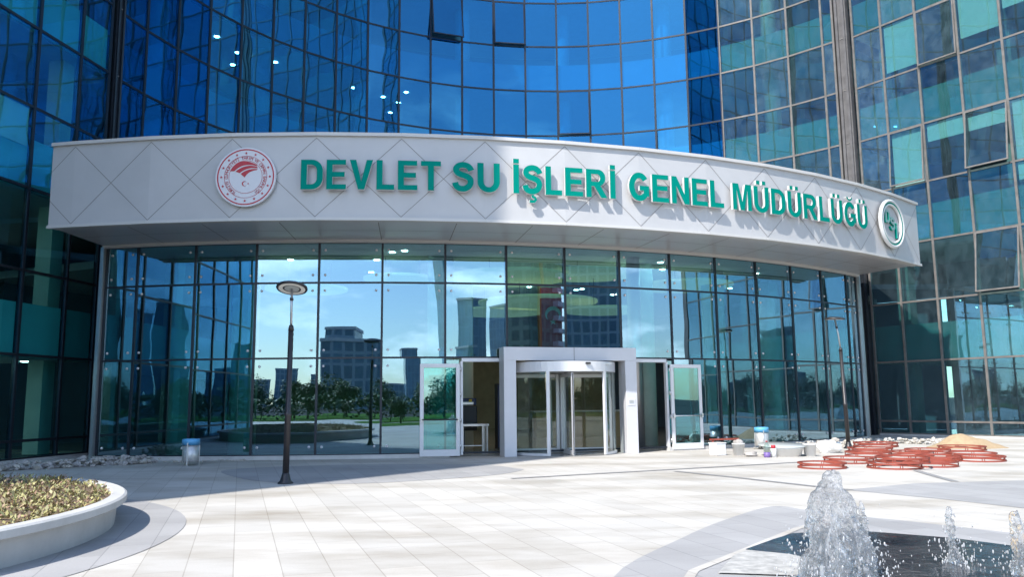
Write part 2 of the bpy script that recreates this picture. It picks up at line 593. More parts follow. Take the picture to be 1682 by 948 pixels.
sheet('paving_band', smooth_closed([(0.05, 18.75), (0.2, 18.3), (-0.4, 17.1), (-1.7, 16.15), (-3.0, 15.6), (-4.4, 15.9), (-5.6, 17.0), (-6.6, 19.2), (-4.4, 20.3), (-1.6, 20.2), (-0.5, 19.6)], 5), 0.004, M['paving_grey'])
sheet('paving_band', [(5.43, 13.72), (6.98, 14.61), (9.11, 14.95), (14, 15.1), (14, 8.0), (9.6, 10.0), (6.85, 11.3), (6.38, 12.27)], 0.004, M['paving_grey'])
sheet('paving_band', smooth_closed([(0.75, 5.0), (0.83, 7.2), (1.82, 9.18), (2.7, 10.6), (3.62, 11.75), (3.96, 11.3), (4.33, 10.76), (4.83, 10.19), (5.6, 9.15), (6.9, 7.6), (7.2, 5.2), (5.8, 3.2), (3.6, 2.5), (1.7, 3.2)], 5), 0.004, M['paving_grey'])
PC, PR = (-9.72, 8.72), 5.16
ring_in = [(PC[0] + (PR - 0.3) * math.cos(2 * PI * i / 96), PC[1] + (PR - 0.3) * math.sin(2 * PI * i / 96)) for i in range(96)]
ring_out = [(PC[0] + (PR + 0.72) * math.cos(2 * PI * i / 96), PC[1] + (PR + 0.72) * math.sin(2 * PI * i / 96)) for i in range(96)]
mb = MB()
mb.add([(*p, 0.006) for p in ring_in] + [(*p, 0.006) for p in ring_out], [(i, 96 + i, 96 + (i + 1) % 96, (i + 1) % 96) for i in range(96)], M['paving_grey'])
tag(mb.build('paving_band'), kind='structure')
def strip(pts, w, z, m, name):
    mb = MB()
    P = [Vector((*p, z)) for p in pts]
    vs = []
    for i, p in enumerate(P):
        t = (P[min(i + 1, len(P) - 1)] - P[max(i - 1, 0)]).normalized()
        s = Vector((-t.y, t.x, 0)) * w / 2
        vs += [p - s, p + s]
    mb.add(vs, [(2 * i, 2 * i + 2, 2 * i + 3, 2 * i + 1) for i in range(len(P) - 1)], m)
    return tag(mb.build(name), kind='structure')
strip([(-0.05, 16.28), (1.9, 17.25), (3.65, 18.1), (6.75, 19.66)], 0.16, 0.008, M['inlay'], 'paving_strip')
strip([(3.4, 17.55), (4.3, 15.95), (5.15, 14.28), (5.5, 13.65)], 0.14, 0.008, M['inlay'], 'paving_strip')
strip([(8.25, 17.1), (8.0, 15.8), (7.84, 14.85)], 0.14, 0.008, M['inlay'], 'paving_strip')
strip([(1.2, 6.4), (1.57, 7.44), (2.33, 8.46), (3.27, 9.73), (3.6, 10.1)], 0.09, 0.010, M['paving'], 'paving_strip')

# ------------------------------------------------------------------ facades
CM = camo.matrix_world.inverted()
FX = 1340.66 / 841.0
def in_frame(p, mx=1.06):
    q = CM @ Vector(p)
    if q.z > -0.1:
        return False
    x, y = q.x / -q.z * FX, q.y / -q.z * FX
    return abs(x) < mx and abs(y) < mx * 948 / 1682

def sash_frame_mesh(w, h, m):
    mb = MB()
    t = 0.055
    mb.box((-w/2 + t/2, 0, 0), (t, 0.05, h), m)
    mb.box((w/2 - t/2, 0, 0), (t, 0.05, h), m)
    mb.box((0, 0, h/2 - t/2), (w - 2*t, 0.05, t), m)
    mb.box((0, 0, -h/2 + t/2), (w - 2*t, 0.05, t), m)
    return mb

def facade(parent, pts, rows, outs, gm, key, mm, mwid=0.09, mdep=0.13, keep=None, opened={}, jit=0.0035, skip=()):
    r = random.Random(len(pts) * 31 + len(rows))
    rest = MB()
    for i in range(len(pts) - 1):
        a, b = pts[i], pts[i + 1]
        out = outs(i)
        for j in range(len(rows) - 1):
            if (i, j) in skip:
                continue
            z0, z1 = rows[j], rows[j + 1]
            w, h = (b - a).length - 0.05, z1 - z0 - 0.05
            tilt, tw = r.uniform(-jit, jit), r.uniform(-jit, jit)
            c = Vector(((a.x + b.x) / 2, (a.y + b.y) / 2, (z0 + z1) / 2))
            if keep(c, i, j):
                mw_ = pane_matrix(a, b, z0, z1, out, tilt, tw)
                if (i, j) in opened:
                    an = rad(opened[(i, j)])
                    mw_ = mw_ @ Matrix.Translation((0, -0.05, h / 2)) @ Matrix.Rotation(-an, 4, 'X') @ Matrix.Translation((0, 0, -h / 2))
                    o = add_obj('window', pane_mesh(w, h, gm, key), parent, mw_)
                    f = sash_frame_mesh(w, h, mm).build('sash_frame', o)
                    o['label'] = 'top hung sash pushed open at its foot'
                else:
                    add_obj('window', pane_mesh(w, h, gm, key), parent, mw_)
            else:
                mw_ = pane_matrix(a, b, z0, z1, out, tilt, tw)
                vs = [mw_ @ Vector(p) for p in ((-w/2, 0, -h/2), (w/2, 0, -h/2), (w/2, 0, h/2), (-w/2, 0, h/2))]
                rest.add(vs, [(0, 1, 2, 3)], gm)
    if rest.v:
        tag(rest.build('upper_windows', parent), kind='stuff')
    # mullions
    for i, p in enumerate(pts):
        o1 = outs(min(i, len(pts) - 2))
        n = Vector((o1[0], o1[1], 0)).normalized()
        t = Vector((-n.y, n.x, 0))
        R = Matrix((t, n, Vector((0, 0, 1)))).transposed()
        mb = MB()
        c = Vector((p.x, p.y, (rows[0] + rows[-1]) / 2)) - n * (mdep / 2 - 0.045)
        mb.box(c, (mwid, mdep, rows[-1] - rows[0]), mm, R)
        mb.build('mullion', parent)
    for z in rows:
        mb = MB()
        for i in range(len(pts) - 1):
            a, b = pts[i], pts[i + 1]
            o1 = outs(i)
            n = Vector((o1[0], o1[1], 0)).normalized()
            d = (b - a).normalized()
            off = n * (0.036 - 0.05)
            mb.bar(Vector((a.x, a.y, z)) + off + d * mwid * 0.45, Vector((b.x, b.y, z)) + off - d * mwid * 0.45, 0.10, mwid * 0.85, mm)
        mb.build('transom', parent)

# ---------- curved tower
tower = thing('glass_tower', 'tall curved blue glass tower face between the two straight wings', 'building', (CC[0], CC[1] + CR, 0))
TI = Matrix.Translation(-tower.location)
def fix(o, root):
    # parts were made in world space: shift them under their thing
    for c in kids(o):
        pass
def shift_children(root):
    for c in root.children:
        c.matrix_basis = Matrix.Translation(-root.location) @ c.matrix_basis
cang = [CA0 + CS * n for n in range(12, -10, -1)]
cang = [172.2] + cang + [40.6]
cpts = [pol(CC, CR, a) for a in cang]
def c_out(i):
    m_ = (cpts[i] + cpts[i + 1]) / 2
    return (CC[0] - m_.x, CC[1] - m_.y)
crow = [6.9] + [zk(k) for k in range(3, KTOP + 1)]
def c_keep(c, i, j):
    if not in_frame(c + Vector((0, 0, -0.9)), 1.0):
        return False
    top = c.z + 1.1
    d = math.hypot(c.x, c.y)
    # line of sight over the canopy edge
    a = c.x / d, c.y / d
    bq = -2 * (a[0] * FC[0] + a[1] * FC[1])
    cq = FC[0] ** 2 + FC[1] ** 2 - FR ** 2
    disc = bq * bq - 4 * cq
    if disc > 0:
        t = (-bq - math.sqrt(disc)) / 2
        if 1.5 + (8.2 - 1.5) * d / t > top:
            return False
    return True
SPL = 19
facade(tower, cpts[:SPL + 1], crow, c_out, M['glass_curve'], 'c', M['mull_dark'], keep=c_keep,
       opened={(10, 6): 9, (12, 6): 4, (14, 4): 3})
facade(tower, cpts[SPL:], crow, lambda i: c_out(i + SPL), M['glass_right'], 'r', M['mull_tan'], keep=c_keep)
SLAB_K = [3, 5, 7, 9, 11, 13, 15, 17]
def arc_band(R0, R1, a0, a1, z0, z1, m, n=48, c=CC):
    mb = MB()
    vs, fs = [], []
    for i in range(n + 1):
        a = a0 + (a1 - a0) * i / n
        for (R_, z) in ((R0, z0), (R1, z0), (R1, z1), (R0, z1)):
            vs.append(pol(c, R_, a, z))
    for i in range(n):
        for q in range(4):
            fs.append((i * 4 + q, i * 4 + (q + 1) % 4, (i + 1) * 4 + (q + 1) % 4, (i + 1) * 4 + q))
    fs += [(3, 2, 1, 0), (n * 4, n * 4 + 1, n * 4 + 2, n * 4 + 3)]
    mb.add(vs, fs, m)
    return mb
for k in SLAB_K:
    arc_band(CR + 0.22, CR + 7, 41, 171.8, zk(k) - 0.06, zk(k) + 0.36, M['slab']).build('floor_slab', tower)
    arc_band(CR + 0.10, CR + 0.16, 41, 171.8, zk(k) - 0.05, zk(k) + 0.60 * HR, M['spandrel']).build('spandrel_panel', tower)
arc_band(CR + 6.8, CR + 7.1, 36, 176, 6.1, zk(KTOP), M['core'], 40).build('core_wall', tower)
arc_band(CR, CR + 7.1, 40, 172, zk(KTOP), zk(KTOP) + 0.5, M['slab']).build('roof', tower)
r = random.Random(5)
for n in range(-8, 13, 3):
    a = CA0 + CS * (n + 0.8)
    mb = MB()
    p = pol(CC, CR + 1.3, a)
    mb.tube([(p.x, p.y, 7.2), (p.x, p.y, zk(KTOP) - 0.1)], 0.38, M['column'], 14)
    mb.build('column', tower)
mb = MB()
for a, k, rr in [(124.5, 7, 2.2), (119, 7, 2.6), (116.3, 7, 1.5), (116.0, 7, 3.0), (115.8, 7, 4.6), (156, 7, 3), (149, 7, 1.6), (144, 7, 2.2), (142, 7, 3.5), (138.5, 7, 1.8),
                 (163, 9, 2), (158, 9, 1.6), (146, 9, 2.4)]:
    p = pol(CC, CR + rr, a, zk(k) - 0.075)
    mb = MB()
    mb.lathe([(0.0, 0), (0.105, 0), (0.105, 0.014), (0.0, 0.014)], M['lamp'], p, 10)
    mb.build('downlight', tower)
shift_children(tower)

# ---------- left wing (in shade) and right wing (in sun)
def wing(name, label, base_fn, nrm, s_list, gm, key, mm, keep, opened, spmat, kbase, blinds, loc):
    w = thing(name, label, 'building', loc)
    pts = [base_fn(s) for s in s_list]
    rows = [0.08] + [zk(k) for k in range(0, KTOP + 1)]
    facade(w, pts, rows, lambda i: nrm, gm, key, mm, mwid=0.085, keep=keep, opened=opened)
    n = Vector((nrm[0], nrm[1], 0)).normalized()
    A, B = base_fn(s_list[0]), base_fn(s_list[-1])
    for k in [1, 3, 5, 7, 9, 11, 13, 15, 17]:
        mb = MB()
        mb.prism([A - n * 0.22, B - n * 0.22, B - n * 6, A - n * 6], zk(k) - 0.06, zk(k) + 0.36, M['slab'])
        mb.build('floor_slab', w)
        mb = MB()
        mb.prism([A - n * 0.10, B - n * 0.10, B - n * 0.15, A - n * 0.15], zk(k) - 0.05, zk(k) + 0.62 * HR, spmat)
        mb.build('spandrel_panel', w)
    mb = MB()
    mb.prism([A - n * 0.25, B - n * 0.25, B - n * 6, A - n * 6], 0.0, 0.06, M['lobby_floor'])
    mb.build('floor', w)
    mb = MB()
    mb.prism([A - n * 6, B - n * 6, B - n * 6.4, A - n * 6.4], 0, zk(KTOP), M['core'])
    mb.build('core_wall', w)
    d = (B - A).normalized()
    mb = MB()
    mb.prism([B + d * 0.06, B + d * 0.5, B + d * 0.5 - n * 6.4, B + d * 0.06 - n * 6.4], 0, zk(KTOP) + 0.8, M['pil_tan'])
    mb.build('end_wall', w)
    mb = MB()
    mb.prism([A, B, B - n * 6.4, A - n * 6.4], zk(KTOP) + 0.06, zk(KTOP) + 0.5, M['slab'])
    mb.build('roof', w)
    mb = MB()
    mb.prism([A + n * 0.06, B + n * 0.06, B - n * 0.2, A - n * 0.2], 0.0, 0.07, M['kerb'])
    mb.build('plinth', w)
    for (i, j, f0, f1) in blinds:
        a, b = pts[i], pts[i + 1]
        z0, z1 = rows[j], rows[j + 1]
        mb = MB()
        za, zb = z1 - (z1 - z0) * f1, z1 - (z1 - z0) * f0 - 0.06
        u = (b - a) * 0.06
        mb.prism([a + u - n * 0.06, b - u - n * 0.06, b - u - n * 0.075, a + u - n * 0.075], za, zb, M['blind'])
        mb.build('blind', w)
    # inner columns behind the glass
    L = (B - A).length
    s = 1.0
    while s < L:
        mb = MB()
        c = A + d * s - n * 0.9
        mb.box((c.x, c.y, zk(KTOP) / 2), (0.5, 0.5, zk(KTOP) - 0.2), M['wing_column'] if nrm is RWN else M['column'], Matrix.Rotation(math.atan2(d.y, d.x), 3, 'Z'))
        mb.build('column', w)
        s += 4.6
    shift_children(w)
    return w
def f_keep(c, i, j):
    return in_frame(c, 1.12)
ls = [0.25, 1.6, 3.38] + [3.38 + 1.78 * q for q in range(1, 14)]
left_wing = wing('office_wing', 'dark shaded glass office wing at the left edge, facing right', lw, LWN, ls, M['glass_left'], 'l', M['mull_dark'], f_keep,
                 {}, M['spandrel_lifted'], 1, [(2, 4, 0.0, 0.5), (1, 7, 0, 0.4), (2, 6, 0, 0.35), (3, 5, 0, 0.6)], (-13.0, 25.4, 0))
for s_, k, dd in ((1.2, 1, 1.5), (3.4, 1, 2.4), (5.2, 1, 1.4), (2.2, 1, 3.6), (4.4, 3, 2.0), (6.5, 1, 3), (8.5, 1, 1.8), (2.6, 1, 4.6), (5.8, 1, 4.4), (4.4, 1, 1.0), (7.4, 1, 4.0), (3.8, 3, 1.2), (2.6, 3, 3.2), (3.0, 5, 2.2)):  # only a few belong to the wing, most are added to brighten its rooms
    p = lw(s_) - Vector((LWN[0], LWN[1], 0)) * dd
    mb = MB()
    mb.lathe([(0.0, 0), (0.12, 0), (0.12, 0.014), (0.0, 0.014)], M['lamp'], (p.x + 13.0, p.y - 25.4, zk(k) - .078), 10)
    mb.build('downlight', left_wing)
rs = [-0.27, 1.0, 2.45] + [2.45 + 1.57 * q for q in range(1, 15)]
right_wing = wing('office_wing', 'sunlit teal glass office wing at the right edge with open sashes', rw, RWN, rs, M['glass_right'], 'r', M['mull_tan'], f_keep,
                  {(1, 5): 5, (3, 5): 8, (3, 3): 9, (2, 7): 2}, M['spandrel'], 1,
                  [(1, 5, 0.0, 0.97), (2, 5, 0.0, 0.33), (3, 5, 0.08, 0.33), (4, 5, 0.0, 0.97), (4, 4, 0.0, 0.3), (5, 5, 0, .8), (1, 7, 0.0, 0.9), (3, 7, 0, 0.75), (2, 8, 0, .4), (4, 7, 0, 0.5), (5, 7, 0, .9), (6, 5, 0, .4)], (15.0, 33.2, 0))

# vertical pilasters where the wings meet the tower
def pilaster(p, w, m, label, nrm):
    t = thing('corner_pilaster', label, 'pilaster', (p.x, p.y, 0))
    n = Vector((nrm[0], nrm[1], 0)).normalized()
    R = Matrix((Vector((-n.y, n.x, 0)), n, Vector((0, 0, 1)))).transposed()
    H = zk(KTOP) + 0.4
    mb = MB()
    mb.box((0, 0, 6.2 + (H - 6.2) / 2), (w, 0.3, H - 6.2), m, R)
    mb.build('post', t)
    mb = MB()
    mb.box((0, 0, 3.1), (w, 0.3, 6.2), M['mull_dark'], R)
    mb.build('dark_foot', t)
    for sgn in (-1, 1):
        mb = MB()
        q = R @ Vector((sgn * w * 0.30, 0.19, 0))
        mb.box((q.x, q.y, 6.2 + (H - 6.2) / 2), (w * 0.20, 0.08, H - 6.2), m, R)
        mb.build('fin', t)
    mb = MB()
    for k in range(0, KTOP):
        q = R @ Vector((0, 0.162, zk(k)))
        mb.box(q, (w * 0.3, 0.02, 0.03), M['seam'], R)
    mb.build('joint', t)
    return t
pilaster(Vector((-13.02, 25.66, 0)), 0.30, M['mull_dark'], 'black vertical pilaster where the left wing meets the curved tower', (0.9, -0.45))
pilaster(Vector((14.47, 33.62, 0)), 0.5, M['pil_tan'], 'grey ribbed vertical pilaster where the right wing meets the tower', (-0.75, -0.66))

# ------------------------------------------------------------------ entrance lobby
lobby = thing('entrance_lobby', 'curved glass entrance lobby under the white canopy', 'building', (0, 23.2, 0))
langs = [-101.75] + [-77.47 + 3.70 * j for j in range(-6, 9)] + [-46.2]
lpts = [pol(LC, LR, a) for a in langs]
def l_out(i):
    m_ = (lpts[i] + lpts[i + 1]) / 2
    return (m_.x - LC[0], m_.y - LC[1])
# pane index of the doorways: 6 (left door), 7 and 8 (revolving door), 9 (right door)
facade(lobby, lpts, LROWS, l_out, M['glass_lobby'], 'b', M['mull_dark'], mwid=0.06, mdep=0.16, keep=lambda c, i, j: True,
       skip={(6, 0), (7, 0), (8, 0), (9, 0)}, jit=0.003)
for a0, a1 in ((-81.17, -80.32), (-66.85, -66.37)):
    a, b = pol(LC, LR, a0), pol(LC, LR, a1)
    add_obj('window', pane_mesh((b - a).length - 0.04, 2.5, M['glass_lobby'], 'b'), lobby, pane_matrix(a, b, 0.1, 2.73, ((a.x - LC[0]), a.y - LC[1])))
# point fixings at the pane corners
mb = MB()
for i in range(len(lpts) - 1):
    n = Vector((*l_out(i), 0)).normalized()
    t = (lpts[i + 1] - lpts[i]).normalized()
    for j in range(3):
        for s in (0, 1):
            for u in (0, 1):
                if (i, j) in {(6, 0), (7, 0), (8, 0), (9, 0)}:
                    continue
                z = LROWS[j] + 0.22 if u == 0 else LROWS[j + 1] - 0.22
                p = (lpts[i] + t * 0.17) if s == 0 else (lpts[i + 1] - t * 0.17)
                p = Vector((p.x, p.y, z)) + n * 0.012
                R = n.to_track_quat('Z', 'Y').to_matrix()
                mb.lathe([(0.0, 0.03), (0.03, 0.028), (0.036, 0.015), (0.036, 0.0)], M['emblem_white'], p, 10, R)
tag(mb.build('glass_fixing', lobby), kind='stuff')
def lobby_poly(R_off=0.0, back=3.2, z=0):
    f = [pol(LC, LR - R_off, -101.7 + 55.45 * i / 40) for i in range(41)]
    bk = [pol(CC, CR + back, 46 + 120 * i / 40) for i in range(41)]
    return f + [pol(CC, CR + .2, 41.5)] + bk + [pol(CC, CR + .2, 170.5)]
mb = MB()
mb.prism(lobby_poly(0.12, 6.9), 0.005, 0.05, M['lobby_floor'])
mb.build('floor', lobby)
mb = MB()
mb.prism(lobby_poly(0.12, 6.9), 5.99, 6.25, M['slab'])
mb.build('ceiling', lobby)
for a0, a1 in ((38, 82), (82, 128), (128, 174)):
    arc_band(CR + 6.2, CR + 6.5, a0, a1, 0.05, 5.99, M['wood'] if a0 == 82 else M['core'], 16).build('back_wall', lobby)
mb = MB()
for i in range(40):
    if i == 20:
        mb.build('plinth', lobby)
        mb = MB()
    a, b = pol(LC, LR + 0.05, -101.75 + 55.55 * i / 40), pol(LC, LR + 0.05, -101.75 + 55.55 * (i + 1) / 40)
    mid = -101.75 + 55.55 * (i + 0.5) / 40
    if -80.4 < mid < -66.8:
        continue
    mb.bar((a.x, a.y, 0.05), (b.x, b.y, 0.05), 0.22, 0.10, M['kerb'])
mb.build('plinth', lobby)
for p, n_ in ((pol(LC, LR, -101.9), (-0.2, -0.98)), (pol(LC, LR, -46.05), (0.69, -0.72))):
    n = Vector((*n_, 0)).normalized()
    R = Matrix((Vector((-n.y, n.x, 0)), n, Vector((0, 0, 1)))).transposed()
    mb = MB()
    c = Vector((p.x, p.y, 3.0)) + n * 0.03
    mb.box(c, (0.10, 0.26, 5.98), M['steel_post'], R)
    mb.build('end_post', lobby)
# dark return walls from the lobby ends back to the tower
for a, b in ((pol(LC, LR - 0.12, -101.95), Vector((-12.9, 25.4, 0))), (pol(LC, LR - 0.12, -45.9), Vector((14.3, 33.3, 0)))):
    mb = MB()
    d = (b - a).normalized()
    nn = Vector((-d.y, d.x, 0)) * 0.08
    mb.prism([a - nn, b - nn, b + nn, a + nn], 0.05, 5.98, M['mull_dark'])
    mb.build('return_wall', lobby)
for (x, y) in ((-9.9, 24.6), (-8.1, 24.7), (-2.2, 24.9), (-1.75, 28.0), (4.3, 27.0), (7.1, 28.7), (10.0, 31.6)):
    mb = MB()
    mb.tube([(x, y, 0.05), (x, y, 5.99)], 0.40, M['column'], 28)
    mb.build('column', lobby)
for (x, y, z, R_, hh) in ((-3.6, 25.6, 5.35, 1.1, .08), (-0.1, 26.6, 5.5, 2.0, .08), (2.6, 26.8, 5.62, 1.6, .08), (0.9, 28.5, 4.9, 2.1, .08), (3.2, 28.2, 4.55, 1.4, .08), (6.2, 29.0, 5.5, 1.7, .08), (-6.6, 26.0, 5.1, 1.3, .08), (-0.5, 31.5, 4.9, 1.8, .08)):
    mb = MB()
    mb.lathe([(0, 0), (R_, 0), (R_, hh), (0, hh)], M['disc'], (x, y, z), 40, smooth=False)
    for q in range(3):
        a = q * 2.09
        mb.tube([(x + R_ * .6 * math.cos(a), y + R_ * .6 * math.sin(a), z + hh), (x + R_ * .6 * math.cos(a), y + R_ * .6 * math.sin(a), 5.99)], 0.01, M['rubber'], 5)
    mb.build('ceiling_disc', lobby)
mb = MB()
r = random.Random(3)
for q in range(34):
    a = r.uniform(-99, -48)
    p = pol(LC, LR - r.uniform(1.0, 9), a, 5.975)
    mb = MB()
    mb.lathe([(0.0, 0), (0.09, 0), (0.09, 0.012), (0.0, 0.012)], M['lamp'], p, 10)
    mb.build('downlight', lobby)
shift_children(lobby)

# ------------------------------------------------------------------ canopy
canopy = thing('entrance_canopy', 'curved white panel canopy carrying the green lettering above the entrance', 'canopy', (0, 21.5, 6.0))
ZB, ZT = 6.014, 8.1835
fa0, fa1 = -102.47, -45.4
nodes = [fa0] + [-101.13 + 4.29 * j for j in range(13)] + [fa1]
fp = [pol(FC, FR, a) for a in nodes]
fin = [pol(FC, FR - 0.3, a) for a in nodes]
mb = MB()
N = len(nodes)
vs = [(p.x, p.y, ZB) for p in fp] + [(p.x, p.y, ZT) for p in fp] + [(p.x, p.y, ZT) for p in fin] + [(p.x, p.y, ZB) for p in fin]
fs = []
for i in range(N - 1):
    fs += [(i, i + 1, N + i + 1, N + i), (N + i, N + i + 1, 2 * N + i + 1, 2 * N + i), (2 * N + i, 2 * N + i + 1, 3 * N + i + 1, 3 * N + i), (3 * N + i, 3 * N + i + 1, i + 1, i)]
fs += [(0, N, 2 * N, 3 * N), (N - 1, 4 * N - 1, 3 * N - 1, 2 * N - 1)]
mb.add(vs, fs, M['panel'])
mb.build('fascia', canopy)
# diagonal open joints of the cladding
mb = MB()
def fpt(i, f, z, off):
    p = fp[i].lerp(fp[i + 1], f)
    t = (fp[i + 1] - fp[i]).normalized()
    n = Vector((t.y, -t.x, 0))
    return Vector((p.x, p.y, z)) + n * off
ze0, ze1 = ZB + 0.07, ZT - 0.08
def seam(P, Q, nrm, w=0.017):
    d = (Q - P).normalized()
    s = d.cross(nrm).normalized() * w / 2
    mb.add([P - s, Q - s, Q + s, P + s], [(0, 1, 2, 3)], M['seam'])
for i in range(N - 1):
    t = (fp[i + 1] - fp[i]).normalized()
    n = Vector((t.y, -t.x, 0))
    full = 1 <= i <= N - 2 and i < N - 2
    if i == 0 or i == N - 2:
        fr = (fp[i + 1] - fp[i]).length / (fp[2] - fp[1]).length
        if i == 0:
            seam(fpt(0, 1, ze0, .003), fpt(0, 0, ze0 + (ze1 - ze0) * fr, .003), n)
            seam(fpt(0, 1, ze1, .003), fpt(0, 0, ze1 - (ze1 - ze0) * fr, .003), n)
        else:
            seam(fpt(i, 0, ze0, .003), fpt(i, 1, ze0 + (ze1 - ze0) * fr, .003), n)
            seam(fpt(i, 0, ze1, .003), fpt(i, 1, ze1 - (ze1 - ze0) * fr, .003), n)
        continue
    mid_a, mid_b = fpt(i, 0.5, (ze0 + ze1) / 2, .003), None
    seam(fpt(i, 0, ze0, .003), fpt(i, 1, ze1, .003), n)
    seam(fpt(i, 0, ze1, .004), fpt(i, 1, ze0, .004), n)
mb.build('panel_joint', canopy)
def arc_bar(angles, C_, R_, z, w, h, m):
    mb = MB()
    P = [pol(C_, R_, a, z) for a in angles]
    for i in range(len(P) - 1):
        mb.bar(P[i], P[i + 1], w, h, m)
    return mb
arc_bar(nodes, FC, FR + 0.012, ZT + 0.012, 0.12, 0.085, M['trim']).build('top_trim', canopy)
arc_bar(nodes, FC, FR + 0.008, ZB + 0.01, 0.10, 0.075, M['trim']).build('bottom_trim', canopy)
# soffit between fascia and glass
mb = MB()
K = 56
so_out = [pol(FC, FR - 0.03, fa0 + (fa1 - fa0) * i / K) for i in range(K + 1)]
so_in = [pol(LC, LR - 0.05, -101.9 + 55.9 * i / K) for i in range(K + 1)]
vs = [(p.x, p.y, ZB + 0.04) for p in so_out] + [(p.x, p.y, ZB + 0.02) for p in so_in]
mb.add(vs, [(i, K + 1 + i, K + 2 + i, i + 1) for i in range(K)], M['soffit'])
so_ = mb.build('soffit', canopy)
mb = MB()
for j in range(0, 28):
    f = j / 27
    i = min(K, int(round(f * K)))
    if j % 2 == 0:
        a, b = so_out[i], so_in[i]
        seam(Vector((a.x, a.y, ZB + 0.036)), Vector((b.x, b.y, ZB + 0.016)), Vector((0, 0, 1)), 0.022)
for fr in (0.5,):
    P = [so_out[i].lerp(so_in[i], fr) for i in range(K + 1)]
    for i in range(K):
        seam(Vector((P[i].x, P[i].y, ZB + 0.025)), Vector((P[i + 1].x, P[i + 1].y, ZB + 0.025)), Vector((0, 0, 1)), 0.018)
mb.build('soffit_joint', canopy)
arc_bar([-101.9 + 55.9 * i / 40 for i in range(41)], LC, LR + 0.10, ZB - 0.015, 0.12, 0.075, M['trim']).build('soffit_trim', canopy)
# closed ends and roof of the canopy
mb = MB()
for a, b in ((so_out[0], so_in[0]), (so_out[-1], so_in[-1])):
    d = (b - a).normalized()
    nn = Vector((-d.y, d.x, 0)) * 0.06
    mb.prism([a - nn + d * .3, b - nn, b + nn, a + nn + d * .3], ZB + 0.05, ZT, M['panel'])
mb.build('end_panel', canopy)
mb = MB()
mb.prism([pol(FC, FR - 0.31, fa0 + (fa1 - fa0) * i / 40) for i in range(41)] + [pol(CC, CR - 0.06, 43 + 126 * i / 40) for i in range(41)], ZT - 0.35, ZT - 0.1, M['slab'])
mb.build('roof', canopy)
shift_children(canopy)

# ------------------------------------------------------------------ lettering
def arc(cx, cy, rx, ry, a0, a1, n=14):
    return [(cx + rx * math.cos(rad(a0 + (a1 - a0) * i / n)), cy + ry * math.sin(rad(a0 + (a1 - a0) * i / n))) for i in range(n + 1)]
def stroke(pts, w):
    L, R_ = [], []
    for i, p in enumerate(pts):
        a, b = pts[max(i - 1, 0)], pts[min(i + 1, len(pts) - 1)]
        dx, dy = b[0] - a[0], b[1] - a[1]
        l = math.hypot(dx, dy)
        nx, ny = -dy / l, dx / l
        L.append((p[0] + nx * w / 2, p[1] + ny * w / 2))
        R_.append((p[0] - nx * w / 2, p[1] - ny * w / 2))
    return L + R_[::-1]
W_ = 0.205
def g_I():  return 0.205, [[(0, 0), (W_, 0), (W_, 1), (0, 1)]]
def g_L():  return 0.60, [[(0, 0), (.60, 0), (.60, .175), (W_, .175), (W_, 1), (0, 1)]]
def g_E():  return 0.66, [[(0, 0), (.66, 0), (.66, .17), (W_, .17), (W_, .42), (.61, .42), (.61, .59), (W_, .59), (W_, .83), (.65, .83), (.65, 1), (0, 1)]]
def g_T():  return 0.68, [[(.2375, 0), (.4425, 0), (.4425, .83), (.68, .83), (.68, 1), (0, 1), (0, .83), (.2375, .83)]]
def g_V():  return 0.78, [[(.285, 0), (.495, 0), (.78, 1), (.565, 1), (.392, .27), (.215, 1), (0, 1)]]
def g_N():  return 0.72, [[(0, 0), (.195, 0), (.195, .65), (.52, 0), (.72, 0), (.72, 1), (.525, 1), (.525, .36), (.205, 1), (0, 1)]]
def g_M():  return 0.88, [[(0, 0), (.185, 0), (.185, .76), (.345, 0), (.535, 0), (.695, .76), (.695, 0), (.88, 0), (.88, 1), (.60, 1), (.44, .32), (.28, 1), (0, 1)]]
def g_D():
    return 0.74, [[(0, 0), (.36, 0)] + arc(.36, .38, .38, .38, -90, 0, 8)[1:] + arc(.36, .62, .38, .38, 0, 90, 8) + [(0, 1)],
                  [(W_, .17), (.34, .17)] + arc(.34, .36, .195, .19, -90, 0, 8)[1:] + arc(.34, .64, .195, .19, 0, 90, 8) + [(W_, .83)]]
def g_U():
    return 0.74, [[(0, 1), (0, .36)] + arc(.37, .36, .37, .37, 180, 360, 18)[1:] + [(.74, 1), (.535, 1), (.535, .36)] + arc(.37, .36, .165, .19, 360, 180, 14)[1:] + [(W_, 1)]]
def g_R():
    return 0.80, [[(0, 0), (W_, 0), (W_, .40), (.31, .40), (.56, 0), (.80, 0), (.545, .42)] + arc(.46, .71, .28, .29, -72, 90, 14)[1:] + [(0, 1)],
                  [(W_, .56), (.44, .56)] + arc(.43, .695, .105, .135, -85, 85, 8) + [(W_, .83)]]
def g_G():
    c = arc(.40, .5, .292, .41, 38, 318, 34)
    P = stroke(c, .21)
    n = len(c)
    return 0.78, [P[:n] + [(.50, .205 + .12), (.56, .25), (.56, .37), (.41, .37), (.41, .54), (.775, .54), (.775, .145)] + P[n:]]
